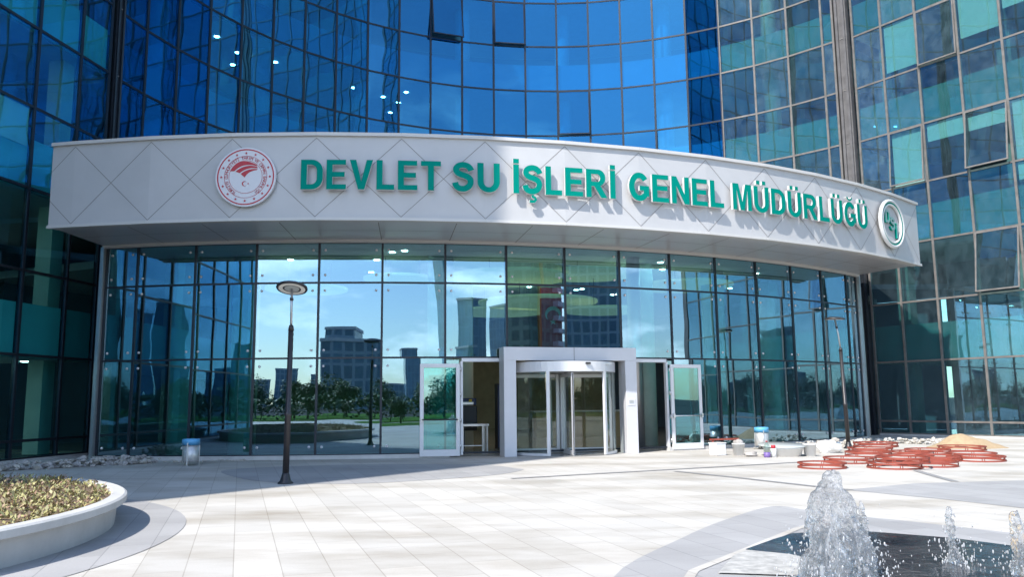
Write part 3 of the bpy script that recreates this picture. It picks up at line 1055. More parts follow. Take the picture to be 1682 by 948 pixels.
def g_S():
    c = [(.625, .715), (.585, .80), (.50, .875), (.37, .91), (.24, .885), (.155, .82), (.13, .735), (.17, .645), (.27, .585), (.40, .545), (.52, .49), (.595, .405), (.60, .29), (.55, .18), (.45, .11), (.345, .088), (.22, .11), (.135, .18), (.10, .30)]
    q = []
    for i in range(len(c) - 1):
        p0, p1, p2, p3 = c[max(i - 1, 0)], c[i], c[i + 1], c[min(i + 2, len(c) - 1)]
        for k in range(4):
            t = k / 4
            q.append(tuple(0.5 * ((2 * p1[d]) + (p2[d] - p0[d]) * t + (2 * p0[d] - 5 * p1[d] + 4 * p2[d] - p3[d]) * t * t + (3 * p1[d] - p0[d] - 3 * p2[d] + p3[d]) * t ** 3) for d in (0, 1)))
    q.append(c[-1])
    return 0.71, [stroke(q, .20)]
def dot(x, y, s=.17): return [(x, y), (x + s, y), (x + s, y + .15), (x, y + .15)]
GL = {'D': g_D, 'E': g_E, 'V': g_V, 'L': g_L, 'T': g_T, 'S': g_S, 'U': g_U, 'I': g_I, 'R': g_R, 'G': g_G, 'N': g_N, 'M': g_M}
def glyph(ch):
    base = {'İ': 'I', 'Ş': 'S', 'Ü': 'U', 'Ğ': 'G'}.get(ch, ch)
    w, cs = GL[base]()
    cs = [list(c) for c in cs]
    if ch == 'İ': cs.append([(0, 1.04), (W_, 1.04), (W_, 1.20), (0, 1.20)])
    if ch == 'Ü':
        cs.append(dot(.14, 1.07)); cs.append(dot(.43, 1.07))
    if ch == 'Ğ':
        cs.append(stroke(arc(.40, 1.24, .17, .145, 190, 350, 12), .085))
    if ch == 'Ş':
        cs.append(stroke([(.36, -.03), (.37, -.10), (.44, -.13), (.47, -.19), (.42, -.255), (.33, -.265), (.25, -.245)], .095))
    return w, cs

def flat_text_mesh(name, contours, depth, front, side, sx=1.0, sy=1.0):
    cu = bpy.data.curves.new(name, 'CURVE')
    cu.dimensions = '2D'
    cu.fill_mode = 'BOTH'
    cu.extrude = depth / 2
    for c in contours:
        sp = cu.splines.new('POLY')
        sp.points.add(len(c) - 1)
        for p, (x, y) in zip(sp.points, c):
            p.co = (x * sx, y * sy, 0, 1)
        sp.use_cyclic_u = True
    tmp = bpy.data.objects.new(name, cu)
    COL.objects.link(tmp)
    bpy.context.view_layer.update()
    me = bpy.data.meshes.new_from_object(tmp.evaluated_get(bpy.context.evaluated_depsgraph_get()))
    bpy.data.objects.remove(tmp)
    bpy.data.curves.remove(cu)
    me.name = name
    me.materials.clear()
    me.materials.append(front)
    me.materials.append(side)
    for p in me.polygons:
        p.material_index = 0 if p.normal.z > 0.9 else 1
        p.use_smooth = False
    return me

def arc_matrix(C_, R_, deg, z):
    a = rad(deg)
    n = Vector((math.cos(a), math.sin(a), 0))
    t = Vector((-n.y, n.x, 0))
    return Matrix.Translation(pol(C_, R_, deg, z)) @ Matrix((t, Vector((0, 0, 1)), n)).transposed().to_4x4()

sign = thing('letter_sign', 'raised green block letters reading DEVLET SU İŞLERİ GENEL MÜDÜRLÜĞÜ on the white canopy', 'sign', pol(FC, FR, -73, 6.73))
CAP = 0.755
for word, a0, a1 in (('DEVLET', -88.93, -81.98), ('SU', -81.42, -78.98), ('İŞLERİ', -78.28, -72.70), ('GENEL', -71.92, -65.92), ('MÜDÜRLÜĞÜ', -65.30, -53.5)):
    gl = [(ch, *glyph(ch)) for ch in word]
    gap = 0.115
    tot = sum(g[1] for g in gl) + gap * (len(gl) - 1)
    arcw = rad(a1 - a0) * (FR + 0.1)
    sx = arcw / tot
    x = 0.0
    for ch, w, cs in gl:
        key = 'letter'
        cs2 = [[(px - w / 2, py) for px, py in c] for c in cs]
        me = flat_text_mesh('letter', cs2, 0.085, M['green'], M['letter_side'], sx, CAP)
        ang = a0 + (a1 - a0) * (x + w / 2) / tot
        o = add_obj('letter', me, sign, Matrix.Translation(-sign.location) @ arc_matrix(FC, FR + 0.13, ang, 6.735))
        pm = MB()
        for (ax, ay) in ((-w * .3, .12), (w * .3, .12), (-w * .3 if ch not in 'TV' else 0, .9)):
            pass
        x += w + gap

# round ministry emblem
emb = thing('round_emblem', 'white round emblem with red rings, stars and striped symbol left of the lettering', 'emblem')
emb.matrix_world = arc_matrix(FC, FR + 0.05, -91.72, 7.085)
RE = 0.755
def disc_obj(name, parent, r0, r1, z0, z1, m, n=72):
    mb = MB()
    if r0 <= 0:
        mb.lathe([(0, z0), (r1, z0), (r1, z1), (0, z1)], m, n=n, smooth=False)
    else:
        mb.lathe([(r0, z0), (r1, z0), (r1, z1), (r0, z1)], m, n=n, smooth=False, close=True)
    return mb.build(name, parent)
disc_obj('disc', emb, 0, RE, 0, 0.06, M['emblem_white'])
disc_obj('outer_ring', emb, RE * .905, RE * .945, 0.062, 0.066, M['emblem_red'])
disc_obj('inner_ring', emb, RE * .70, RE * .712, 0.062, 0.066, M['emblem_red'])
disc_obj('inner_ring', emb, RE * .545, RE * .557, 0.062, 0.066, M['emblem_red'])
def star(cx, cy, r_, rot=90):
    return [(cx + (r_ if i % 2 == 0 else r_ * .42) * math.cos(rad(rot + 36 * i)), cy + (r_ if i % 2 == 0 else r_ * .42) * math.sin(rad(rot + 36 * i))) for i in range(10)]
stars = [star(RE * .805 * math.cos(rad(90 + 22.5 * i)), RE * .805 * math.sin(rad(90 + 22.5 * i)), RE * .05) for i in range(16)]
me = flat_text_mesh('star_ring', stars, 0.006, M['emblem_red'], M['emblem_red'])
add_obj('star_ring', me, emb, Matrix.Translation((0, 0, 0.065)))
# striped leaf symbol: three curved bands
def band(xl, yl, xm, ym, xr, yr, xl2, yl2, xm2, ym2, xr2, yr2):
    def q(a, b, c, n=10):
        return [((1 - t) ** 2 * a[0] + 2 * t * (1 - t) * b[0] + t * t * c[0], (1 - t) ** 2 * a[1] + 2 * t * (1 - t) * b[1] + t * t * c[1]) for t in [i / n for i in range(n + 1)]]
    return q((xl, yl), (xm, ym), (xr, yr)) + q((xr2, yr2), (xm2, ym2), (xl2, yl2))
sym = [[(x * RE, y * RE) for x, y in b_] for b_ in (
    band(-.52, .20, -.22, .74, .36, .40, -.38, .20, -.10, .50, .37, .36),
    band(-.34, .185, -.02, .46, .38, .335, -.20, .13, .04, .34, .39, .285),
    band(-.165, .10, .06, .30, .40, .255, -.03, -.02, .08, .20, .36, .225))]
me = flat_text_mesh('leaf_symbol', sym, 0.006, M['emblem_red'], M['emblem_red'])
add_obj('leaf_symbol', me, emb, Matrix.Translation((0, 0, 0.065)))
cres = arc(-.03 * RE, -.23 * RE, .085 * RE, .085 * RE, 40, 320, 20) + arc(-.008 * RE, -.23 * RE, .068 * RE, .068 * RE, 310, 50, 20)
me = flat_text_mesh('crescent_and_star', [cres, star(.095 * RE, -.23 * RE, .032 * RE, 0)], 0.006, M['emblem_red'], M['emblem_red'])
add_obj('crescent_and_star', me, emb, Matrix.Translation((0, 0, 0.065)))
# ring inscription
def font_mesh(txt, size, depth, m, name):
    cu = bpy.data.curves.new(name, 'FONT')
    cu.body = txt
    cu.size = size
    cu.align_x = 'CENTER'
    cu.extrude = depth / 2
    tmp = bpy.data.objects.new(name, cu)
    COL.objects.link(tmp)
    bpy.context.view_layer.update()
    me = bpy.data.meshes.new_from_object(tmp.evaluated_get(bpy.context.evaluated_depsgraph_get()))
    bpy.data.objects.remove(tmp)
    me.name = name
    me.materials.clear()
    me.materials.append(m)
    return me
bmj = bmesh.new()
txt = 'TÜRKİYE CUMHURİYETİ TARIM VE ORMAN BAKANLIĞI'
for i, ch in enumerate(txt):
    if ch == ' ':
        continue
    a = 240 - 300 * (i + .5) / len(txt)
    me = font_mesh(ch, 0.105, 0.006, M['emblem_red'], 'c')
    mt = Matrix.Rotation(rad(a - 90), 4, 'Z') @ Matrix.Translation((0, RE * .592, 0.066))
    me.transform(mt)
    bmj.from_mesh(me)
    bpy.data.meshes.remove(me)
me = bpy.data.meshes.new('ring_inscription')
bmj.to_mesh(me)
bmj.free()
me.materials.append(M['emblem_red'])
add_obj('ring_inscription', me, emb)

# second emblem: steel ring with D S I
emb2 = thing('round_emblem', 'round steel and green ring emblem with letters D S İ at the right canopy end', 'emblem')
emb2.matrix_world = arc_matrix(FC, FR + 0.06, -50.28, 7.13)
R2 = 0.80
disc_obj('backplate', emb2, 0, R2 * .80, 0.0, 0.02, M['panel'])
for r_, w_, m_, nm, z_ in ((R2 * .95, .055, M['letter_side'], 'outer_ring', 0.07), (R2 * .87, .035, M['green'], 'middle_ring', 0.075), (R2 * .79, .04, M['letter_side'], 'inner_ring', 0.07)):
    mb = MB()
    mb.lathe([(r_ + w_ * math.cos(PI * q / 5), z_ + w_ * 1.2 * math.sin(PI * q / 5)) for q in range(11)], m_, n=72, close=True)
    mb.build(nm, emb2)
for ch, x, y in (('D', -.36, .27), ('S', 0.02, 0.0), ('İ', .38, -.30)):
    w, cs = glyph(ch)
    sc = 0.43
    out = flat_text_mesh('letter', [[((px - w / 2) * 1.0, py - .5) for px, py in c] for c in cs], 0.08, M['emblem_steel'], M['green'], sc, sc)
    add_obj('letter', out, emb2, Matrix.Translation((x * R2, y * R2, 0.06)))

# ------------------------------------------------------------------ revolving door and door leaves
def lframe(deg, off=0.0, z=0.0):
    """local frame on the lobby arc: x to the right, y out towards the square"""
    p = pol(LC, LR + off, deg, z)
    return p, rad(deg) + PI / 2
p, rz = lframe(-73.88, 0.35)
rev = thing('revolving_door', 'grey metal portal with a glazed revolving door at the lobby entrance', 'door', p, rz)
# note: local -Y looks out to the square
mb = MB()
PW, PH, OW, OH = 3.96, 2.99, 3.26, 2.62
for s in (-1, 1):
    mb.box((s * (PW / 2 - (PW - OW) / 4), 0.0, OH / 2), ((PW - OW) / 2, 0.5, OH), M['portal'])
mb.box((0, 0, (PH + OH) / 2), (PW, 0.5, PH - OH), M['portal'])
mb.build('portal', rev, 0.008)
mb = MB()
mb.box((0.08, -0.252, (PH + OH) / 2), (0.012, 0.01, PH - OH), M['seam'])
mb.build('panel_joint', rev)
mb = MB()
DR = 1.56
DCY = 0.72
prof = [(DR - 0.06, 2.30), (DR + 0.03, 2.30), (DR + 0.03, 2.58), (DR - 0.06, 2.58)]
mb.lathe(prof, M['alu_white'], (0, DCY, 0), 56, smooth=False, close=True)
mb.lathe([(0, 2.50), (DR - 0.061, 2.50), (DR - 0.061, 2.56), (0, 2.56)], M['trim'], (0, DCY, 0), 56, smooth=False)
mb.build('drum_canopy', rev)
mb = MB()
mb.lathe([(0.0, 2.30), (DR - 0.062, 2.30), (DR - 0.062, 2.34), (0, 2.34)], M['soffit'], (0, DCY, 0), 56, smooth=False)
mb.build('drum_ceiling', rev)
mb = MB()
mb.lathe([(0, 0.004), (DR + 0.05, 0.004), (DR + 0.05, 0.02), (0, 0.02)], M['lobby_floor'], (0, DCY, 0), 56, smooth=False)
mb.build('floor_disc', rev)
for a0, a1 in ((190, 238), (-58, -10)):
    mb = MB()
    vs = []
    n = 16
    for i in range(n + 1):
        a = rad(a0 + (a1 - a0) * i / n)
        vs += [(DR * math.cos(a), DCY + DR * math.sin(a), 0.08), (DR * math.cos(a), DCY + DR * math.sin(a), 2.29)]
    mb.add(vs, [(2 * i, 2 * i + 2, 2 * i + 3, 2 * i + 1) for i in range(n)], M['glass_clear'])
    g = mb.build('curved_glass', rev)
    mb = MB()
    for a in (a0, a1):
        mb.box((DR * math.cos(rad(a)), DCY + DR * math.sin(rad(a)), 1.155), (0.07, 0.09, 2.29), M['alu_white'], Matrix.Rotation(rad(a), 3, 'Z'))
    for i in range(n):
        aa, ab = rad(a0 + (a1 - a0) * i / n), rad(a0 + (a1 - a0) * (i + 1) / n)
        mb.bar((DR * math.cos(aa), DCY + DR * math.sin(aa), 0.05), (DR * math.cos(ab), DCY + DR * math.sin(ab), 0.05), 0.06, 0.07, M['alu_white'])
    mb.build('glass_frame', g)
mb = MB()
mb.tube([(0, DCY, 0.02), (0, DCY, 2.29)], 0.045, M['alu_white'], 14)
mb.build('centre_shaft', rev)
for a in (-97, -7, 83, 173):
    d = Vector((math.cos(rad(a)), math.sin(rad(a)), 0))
    R = Matrix.Rotation(rad(a), 3, 'Z')
    mb = MB()
    r0, r1 = 0.06, DR - 0.04
    for r_ in (r0 + 0.04, r1 - 0.05):
        mb.box(d * r_ + Vector((0, DCY, 1.15)), (0.085, 0.06, 2.24), M['alu_white'], R)
    for z_, h_ in ((0.09, 0.12), (2.22, 0.10)):
        mb.box(d * ((r0 + r1) / 2) + Vector((0, DCY, z_)), (r1 - r0 - 0.19, 0.055, h_), M['alu_white'], R)
    mb.box(d * (r1 + 0.008) + Vector((0, DCY, 1.15)), (0.02, 0.02, 2.2), M['rubber'], R)
    fr = mb.build('wing', rev)
    mb = MB()
    u, v = d * (r0 + 0.08), d * (r1 - 0.09)
    mb.add([(u.x, u.y + DCY, .15), (v.x, v.y + DCY, .15), (v.x, v.y + DCY, 2.17), (u.x, u.y + DCY, 2.17)], [(0, 1, 2, 3)], M['glass_clear'])
    mb.build('pane', fr)
mb = MB()
mb.box((0.25, DCY - DR - 0.045, 2.52), (0.14, 0.04, 0.05), M['rubber'])
mb.box((0.95, DCY - math.sqrt((DR + .03) ** 2 - .95 ** 2) - 0.03, 2.52), (0.2, 0.05, 0.035), M['steel'])
mb.build('sensor', rev)
mb = MB()
mb.box((OW / 2 + 0.16, -0.256, 1.45), (0.22, 0.012, 0.20), M['emblem_white'])
mb.box((OW / 2 + 0.16, -0.264, 1.45), (0.14, 0.006, 0.09), M['steel'])
mb.build('notice_plate', rev)

def door_leaf(label, hinge_deg, side, off=0.16, bar_z=1.02):
    p, rz = lframe(hinge_deg, off)
    t = thing('glass_door', label, 'door', p, rz, 'open glazed leaves beside the revolving door')
    w, h, s = 1.10, 2.52, 0.105
    x0 = side * 0.03
    cx = x0 + side * w / 2
    mb = MB()
    z0 = 0.03
    mb.box((cx - w / 2 + s / 2, 0, z0 + h / 2), (s, 0.06, h), M['alu_white'])
    mb.box((cx + w / 2 - s / 2, 0, z0 + h / 2), (s, 0.06, h), M['alu_white'])
    mb.box((cx, 0, z0 + h - s / 2), (w - 2 * s, 0.06, s), M['alu_white'])
    mb.box((cx, 0, z0 + 0.09), (w - 2 * s, 0.06, 0.18), M['alu_white'])
    mb.build('frame', t, 0.006)
    gw, gh = w - 2 * s, h - s - 0.18
    add_obj('pane', pane_mesh(gw + 0.01, gh + 0.01, M['glass_door'], 'd'), t, Matrix.Translation((cx, 0, z0 + 0.18 + gh / 2)))
    mb = MB()
    mb.tube([(cx - w / 2 + 0.05, -0.085, bar_z), (cx + w / 2 - 0.05, -0.085, bar_z)], 0.018, M['rubber'] if side < 0 else M['steel'], 10)
    for q in (-1, 1):
        mb.box((cx + q * (w / 2 - 0.05), -0.06, bar_z), (0.05, 0.07, 0.12), M['steel'])
    mb.build('push_bar', t)
    mb = MB()
    for z_ in (0.3, 1.0, 1.7, 2.4):
        mb.tube([(x0 * 0.3, 0.0, z_ - .06), (x0 * 0.3, 0.0, z_ + .06)], 0.022, M['steel'], 10)
    mb.build('hinge', t)
    return t
door_leaf('open glazed leaf with white frame on the scanner side of the revolving door', -80.28, -1)
door_leaf('open glazed leaf with white frame on the lamp side, beside the silver column doorway', -66.88, 1)
def door_case(deg0, deg1):
    a, b = pol(LC, LR + 0.03, deg0), pol(LC, LR + 0.03, deg1)
    d = (b - a).normalized()
    mb = MB()
    for q in (a, b):
        mb.bar((q.x, q.y, 0.05), (q.x, q.y, 2.62), 0.07, 0.12, M['alu_white'], up=(-d.y, d.x, 0))
    mb.bar((a.x, a.y, 2.66), (b.x, b.y, 2.66), 0.12, 0.10, M['alu_white'])
    o = mb.build('door_case')
    return tag(o, None, None)
for k, (d0, d1, lb) in enumerate(((-80.22, -77.75, 'white door casing of the open doorway nearest the baggage scanner'), (-69.35, -66.95, 'white door casing of the open doorway with the silver column inside'))):
    o = door_case(d0, d1)
    tag(o, lb, 'door frame', 'door casings')

# silver round column seen through the right doorway is part of the lobby
mb = MB()
p = pol(LC, LR - 1.1, -67.7)
q = p - lobby.location
mb.tube([(q.x, q.y, 0.05), (q.x, q.y, 5.99)], 0.22, M['steel_post'], 24)
mb.build('steel_column', lobby)

# ------------------------------------------------------------------ security table, scanner and flag in the lobby
p, rz = lframe(-79.1, -1.7, 0.05)
tb = thing('steel_table', 'grey steel table with a lower rail just inside the open doorway', 'table', p, rz)
mb = MB(); mb.box((0, 0, 0.76), (0.95, 0.6, 0.07), M['steel']); mb.build('tabletop', tb, 0.006)
for x in (-.42, -.30, .30, .42):
    for y in ((-.25, .25) if abs(x) > .35 else (-.2,)):
        mb = MB(); mb.box((x, y, 0.363), (0.05, 0.05, 0.725), M['steel']); mb.build('leg', tb)
mb = MB(); mb.box((0, -0.2, 0.16), (0.54, 0.03, 0.03), M['steel']); mb.build('rail', tb)
sc = thing('baggage_scanner', 'black and navy baggage scanner with a grey tray on top inside the doorway', 'scanner', p + Vector((-0.25, 0.55, 0)), rz)
mb = MB(); mb.box((-0.05, 0.25, 0.95), (0.85, 0.8, 0.75), M['black']); mb.build('tunnel', sc, 0.03)
mb = MB(); mb.box((-0.25, 0.45, 0.30), (0.55, 0.7, 0.54), M['navy']); mb.build('base', sc, 0.02)
mb = MB(); mb.box((-0.1, 0.4, 1.45), (0.95, 0.8, 0.22), M['navy']); mb.build('hood', sc, 0.03)
mb = MB(); mb.box((0.05, 0.05, 1.40), (0.45, 0.2, 0.09), M['steel']); mb.build('tray', sc, 0.01)
mb = MB(); mb.box((0.18, -0.02, 1.48), (0.09, 0.06, 0.09), M['yellow']); mb.build('warning_light', sc, 0.01)

cb = thing('tall_cabinet', 'tall dark metal cabinet standing behind the baggage scanner', 'cabinet', p + Vector((0.95, 1.1, 0)), rz)
mb = MB(); mb.box((0, 0, 1.0), (.5, .5, 2.0), M['black']); mb.build('body', cb, .01)
mb = MB(); mb.box((0, -.256, 1.0), (.46, .012, 1.9), M['navy']); mb.build('door', cb)
mb = MB(); mb.box((.16, -.27, 1.0), (.02, .02, .16), M['steel']); mb.build('handle', cb)
rd = thing('reception_desk', 'long pale wooden reception desk deep inside the lobby', 'desk', (2.6, 33.0, 0.05), rad(12))
mb = MB(); mb.box((0, 0, .5), (3.6, .5, 1.0), M['wood']); mb.build('front', rd, .01)
mb = MB(); mb.box((0, .05, 1.03), (3.8, .7, .06), M['emblem_white']); mb.build('counter', rd, .006)
fl = thing('hanging_flag', 'long red flag with white crescent and star hanging inside the lobby', 'flag', (1.35, 27.0, 0))
mb = MB()
nx, nz = 10, 20
vs = []
for j in range(nz + 1):
    for i in range(nx + 1):
        vs.append(((i / nx - .5) * 0.85, 0.06 * math.sin(i * 1.1 + j * .12), 2.35 + 2.9 * j / nz))
mb.add(vs, [(j * (nx + 1) + i, j * (nx + 1) + i + 1, (j + 1) * (nx + 1) + i + 1, (j + 1) * (nx + 1) + i) for j in range(nz) for i in range(nx)], M['flag_red'], True)
mb.build('cloth', fl)
me = flat_text_mesh('crescent_and_star', [arc(0, 0, .26, .26, 35, 325, 26) + arc(.075, 0, .205, .205, 318, 42, 26), star(.26, 0, .11, 180)], 0.006, M['emblem_white'], M['emblem_white'])
add_obj('crescent_and_star', me, fl, Matrix.Translation((0, -0.09, 4.35)) @ Matrix.Rotation(PI / 2, 4, 'X') @ Matrix.Rotation(rad(-90), 4, 'Z'))
mb = MB(); mb.tube([(-.5, 0, 5.27), (.5, 0, 5.27)], 0.02, M['steel'], 8); mb.tube([(0, 0, 5.27), (0, 0, 5.99)], 0.008, M['steel'], 6); mb.build('rod', fl)

# ------------------------------------------------------------------ lamp posts
def lamp_post(label, base, lean, head_off, tilt, face_az, h=3.74):
    t = thing('lamp_post', label, 'street lamp', base, 0, 'disc headed lamp posts on the square')
    top = Vector((lean[0], lean[1], 2.95))
    mb = MB()
    mb.lathe([(0.0, 0), (0.145, 0), (0.145, 0.02), (0.10, 0.06), (0.075, 0.16), (0.062, 0.20), (0, 0.20)], M['lamp_black'], n=20)
    mb.build('base_flange', t)
    mb = MB()
    P = [Vector((0, 0, 0.15)).lerp(top, f) for f in (0, .395, .40, .42, .425, 1)]
    mb.tube(P, [.062, .058, .066, .066, .054, .050], M['lamp_black'], 16)
    mb.tube([top - Vector((0, 0, .04)), top + Vector((lean[0] * .02, 0, .06))], [.058, .04], M['lamp_black'], 16)
    mb.build('pole', t)
    hc_ = top + Vector(head_off)
    mb = MB()
    mid = top.lerp(hc_, .5) + Vector((head_off[0] * -.15, 0, .02))
    mb.tube([top, mid, hc_], .022, M['steel_post'], 10)
    mb.tube([mid.lerp(hc_, .35), mid.lerp(hc_, .5)], .035, M['lamp_black'], 10)
    mb.build('stem', t)
    R = Matrix.Rotation(face_az, 3, 'Z') @ Matrix.Rotation(tilt, 3, 'X')
    D = 0.295
    mb = MB()
    mb.lathe([(0.0, 0.07), (D * .5, 0.065), (D, 0.03), (D * 1.02, 0.0), (D, -0.012), (D * .88, -0.012), (D * .88, 0.0), (0.0, 0.0)], M['lamp_black'], hc_, 40, R)
    hd = mb.build('head', t)
    mb = MB()
    mb.lathe([(D * .60, -0.014), (D * .86, -0.014), (D * .86, -0.002), (D * .60, -0.002)], M['lamp_white'], hc_, 40, R, smooth=False, close=True)
    mb.build('diffuser', hd)
    mb = MB()
    mb.lathe([(0, -0.012), (D * .48, -0.012), (D * .48, -0.002), (0, -0.002)], M['lamp_grey'], hc_, 40, R, smooth=False)
    mb.build('cover', hd)
    return t
lamp_post('black lamp post with ring shaped disc head in front of the left lobby glass', (-4.32, 15.78, 0), (0.02, 0.03), (0.0, -0.02, 0.78), rad(-17), 0.0)
lamp_post('leaning black lamp post with pale disc head behind the red steel hoops', (9.98, 24.75, 0), (-0.05, 0.0), (-0.12, 0.0, 0.93), rad(4), 0.3, h=3.7)

# ------------------------------------------------------------------ planter
pl = thing('round_planter', 'large round pale concrete planter full of yellowing ground cover plants', 'planter', (PC[0], PC[1], 0))
mb = MB()
RB = PR - 0.13
mb.lathe([(RB - .2, 0.0), (RB, 0.0), (RB + .02, 0.275), (PR - .02, 0.285), (PR, 0.30), (PR, 0.372), (PR - .03, 0.39), (PR - .17, 0.39), (PR - .19, 0.37), (PR - .19, 0.1), (RB - .2, .1)], M['concrete'], n=128, smooth=False)
mb.build('rim_wall', pl)
mb = MB()
def soil_z(x, y):
    rr = math.hypot(x, y) / PR
    return 0.33 + 0.20 * (1 - rr * rr) + 0.035 * noise.noise(Vector((x * .9, y * .9, 0)))
n = 60
vs, fs, ids = [], [], {}
for j in range(n + 1):
    for i in range(n + 1):
        x, y = (i / n * 2 - 1), (j / n * 2 - 1)
        # square to disc
        u = x * math.sqrt(1 - y * y / 2) * (PR - .18)
        v = y * math.sqrt(1 - x * x / 2) * (PR - .18)
        vs.append((u, v, soil_z(u, v)))
for j in range(n):
    for i in range(n):
        fs.append((j * (n + 1) + i, j * (n + 1) + i + 1, (j + 1) * (n + 1) + i + 1, (j + 1) * (n + 1) + i))
mb.add(vs, fs, M['soil'], True)
mb.build('soil', pl)
mb = MB()
r = random.Random(11)
def leaf(mb, p, d, l, w, m, up):
    s = d.cross(up)
    if s.length < 1e-3: s = Vector((1, 0, 0))
    s = s.normalized() * w / 2
    mb.add([p, p + d * l * .5 + s, p + d * l, p + d * l * .5 - s], [(0, 1, 2, 3)], m)
cnt = 0
while cnt < 5200:
    a, q = r.uniform(0, 2 * PI), (PR - .22) * math.sqrt(r.random())
    x, y = q * math.cos(a), q * math.sin(a)
    if x < -3.5: continue
    dens = noise.noise(Vector((x * .8 + 5, y * .8, 2))) + .35 * noise.noise(Vector((x * 3, y * 3, 5)))
    if dens < r.uniform(-.45, .25): continue
    cnt += 1
    z = soil_z(x, y)
    for k in range(r.randint(4, 7)):
        d = Vector((r.uniform(-1, 1), r.uniform(-1, 1), r.uniform(.1, 1.1))).normalized()
        leaf(mb, Vector((x + r.uniform(-.05, .05), y + r.uniform(-.05, .05), z + r.uniform(-.01, .06))), d, r.uniform(.03, .085), r.uniform(.018, .04), M['ground_leaf'], Vector((r.uniform(-.5, .5), r.uniform(-.5, .5), 1)))
for q in range(260):
    a, rr = r.uniform(-1.2, 1.6), (PR - .3) * math.sqrt(r.uniform(.3, 1))
    x, y = rr * math.cos(a), rr * math.sin(a)
    z = soil_z(x, y)
    hgt = r.uniform(.05, .2)
    tx_, ty_ = x + r.gauss(0, .06), y + r.gauss(0, .06)
    mb.tube([(x, y, z), ((x + tx_) / 2 + r.gauss(0, .01), (y + ty_) / 2, z + hgt * .55), (tx_, ty_, z + hgt)], [.004, .003, .0015], M['bark'], 4)
    for k in range(r.randint(2, 6)):
        f = r.random()
        leaf(mb, Vector((x + (tx_ - x) * f, y + (ty_ - y) * f, z + hgt * f)), Vector((r.uniform(-1, 1), r.uniform(-1, 1), r.uniform(0, .8))).normalized(), r.uniform(.03, .07), r.uniform(.015, .03), M['ground_leaf'], Vector((.1, .2, 1)))
o = mb.build('plants')
o.location = pl.location
tag(o, 'low yellow green ground cover growing in the round planter', 'plants', kind='stuff')

# ------------------------------------------------------------------ bins
def bin_(label, loc):
    t = thing('litter_bin', label, 'bin', loc, 0, 'steel litter bins with blue rims')
    mb = MB()
    mb.lathe([(0.0, 0.10), (0.185, 0.10), (0.20, 0.12), (0.20, 0.50), (0.19, 0.50), (0.19, 0.13), (0, 0.13)], M['bin_steel'], n=28)
    mb.build('body', t)
    mb = MB()
    mb.lathe([(0.195, 0.505), (0.212, 0.50), (0.212, 0.64), (0.195, 0.65), (0.18, 0.65), (0.18, 0.505)], M['bin_blue'], n=28, close=True)
    mb.build('rim', t)
    for a in (30, 150, 270):
        mb = MB()
        x, y = .208 * math.cos(rad(a)), .208 * math.sin(rad(a))
        mb.box((x, y, 0.28), (0.03, 0.012, 0.56), M['steel'], Matrix.Rotation(rad(a + 90), 3, 'Z'))
        mb.build('leg', t)
    return t
bin_('steel litter bin with blue rim near the rubble and the left lobby glass', (-8.05, 20.7, 0))
bin_('steel litter bin with blue rim behind the white buckets', (7.45, 24.9, 0))

# ------------------------------------------------------------------ red steel hoops
def hoop():
    t = thing('steel_hoop', 'x', 'hoop', (0, 0, 0), 0, 'red painted double steel hoops lying on the square')
    Rr = 0.55
    for z in (0.018, 0.108):
        mb = MB()
        mb.lathe([(Rr - .016, z - .017), (Rr + .016, z - .017), (Rr + .016, z + .017), (Rr - .016, z + .017)], M['red_steel'], n=48, smooth=False, close=True)
        mb.build('ring', t)
    for k in range(6):
        a = rad(60 * k + 8)
        mb = MB()
        for da in (-.045, .045):
            mb.box((Rr * math.cos(a + da), Rr * math.sin(a + da), 0.063), (0.022, 0.016, 0.056), M['red_steel'], Matrix.Rotation(a, 3, 'Z'))
        mb.build('spacer', t)
    return t
hoops = [(6.68, 18.06, 0, .9, 0, 'red steel hoop lying alone, nearest the big water jet'),
         (7.83, 19.47, 0, 1.0, 15, 'red steel hoop second from the front left, behind the lone hoop'),
         (9.17, 21.52, 0, 1.0, 30, 'red steel hoop lying flat just in front of the leaning lamp post'),
         (9.95, 23.2, 0, 1.05, 10, 'red steel hoop lying beside the foot of the leaning lamp post'),
         (10.2, 23.4, .128, 1.05, 44, 'red steel hoop stacked on top of another beside the lamp post foot'),
         (10.26, 21.49, 0, .95, 25, 'red steel hoop in the middle of the heap'),
         (12.67, 23.5, 0, 1.1, 5, 'red steel hoop farthest back, touching the sand heap'),
         (8.15, 17.85, 0, .98, 12, 'lower hoop of the front stack of three red hoops'),
         (8.28, 17.75, .128, .95, 40, 'topmost hoop of the front stack of red hoops'),
         (9.15, 18.2, 0, .9, 20, 'red steel hoop overlapping the right edge of the front stack'),
         (10.08, 19.75, 0, .9, 33, 'red steel hoop between the front stack and the right pair'),
         (10.95, 19.6, 0, 1.0, 2, 'red steel hoop at the right end of the heap, lower of its pair'),
         (11.42, 20.75, 0, 1.0, 50, 'red steel hoop right behind the right end pair'),
         (11.1, 22.3, 0, 1.0, 17, 'red steel hoop between the lamp post and the sand heap')]
h0 = hoop()
for i, (x, y, z, s, rzd, lb) in enumerate(hoops):
    h = h0 if i == 0 else copy_tree(h0)
    h.location = (x, y, z)
    h.scale = (s, s, 1)
    h.rotation_euler = (0, 0, rad(rzd))
    h['label'] = lb
hoops_root = None

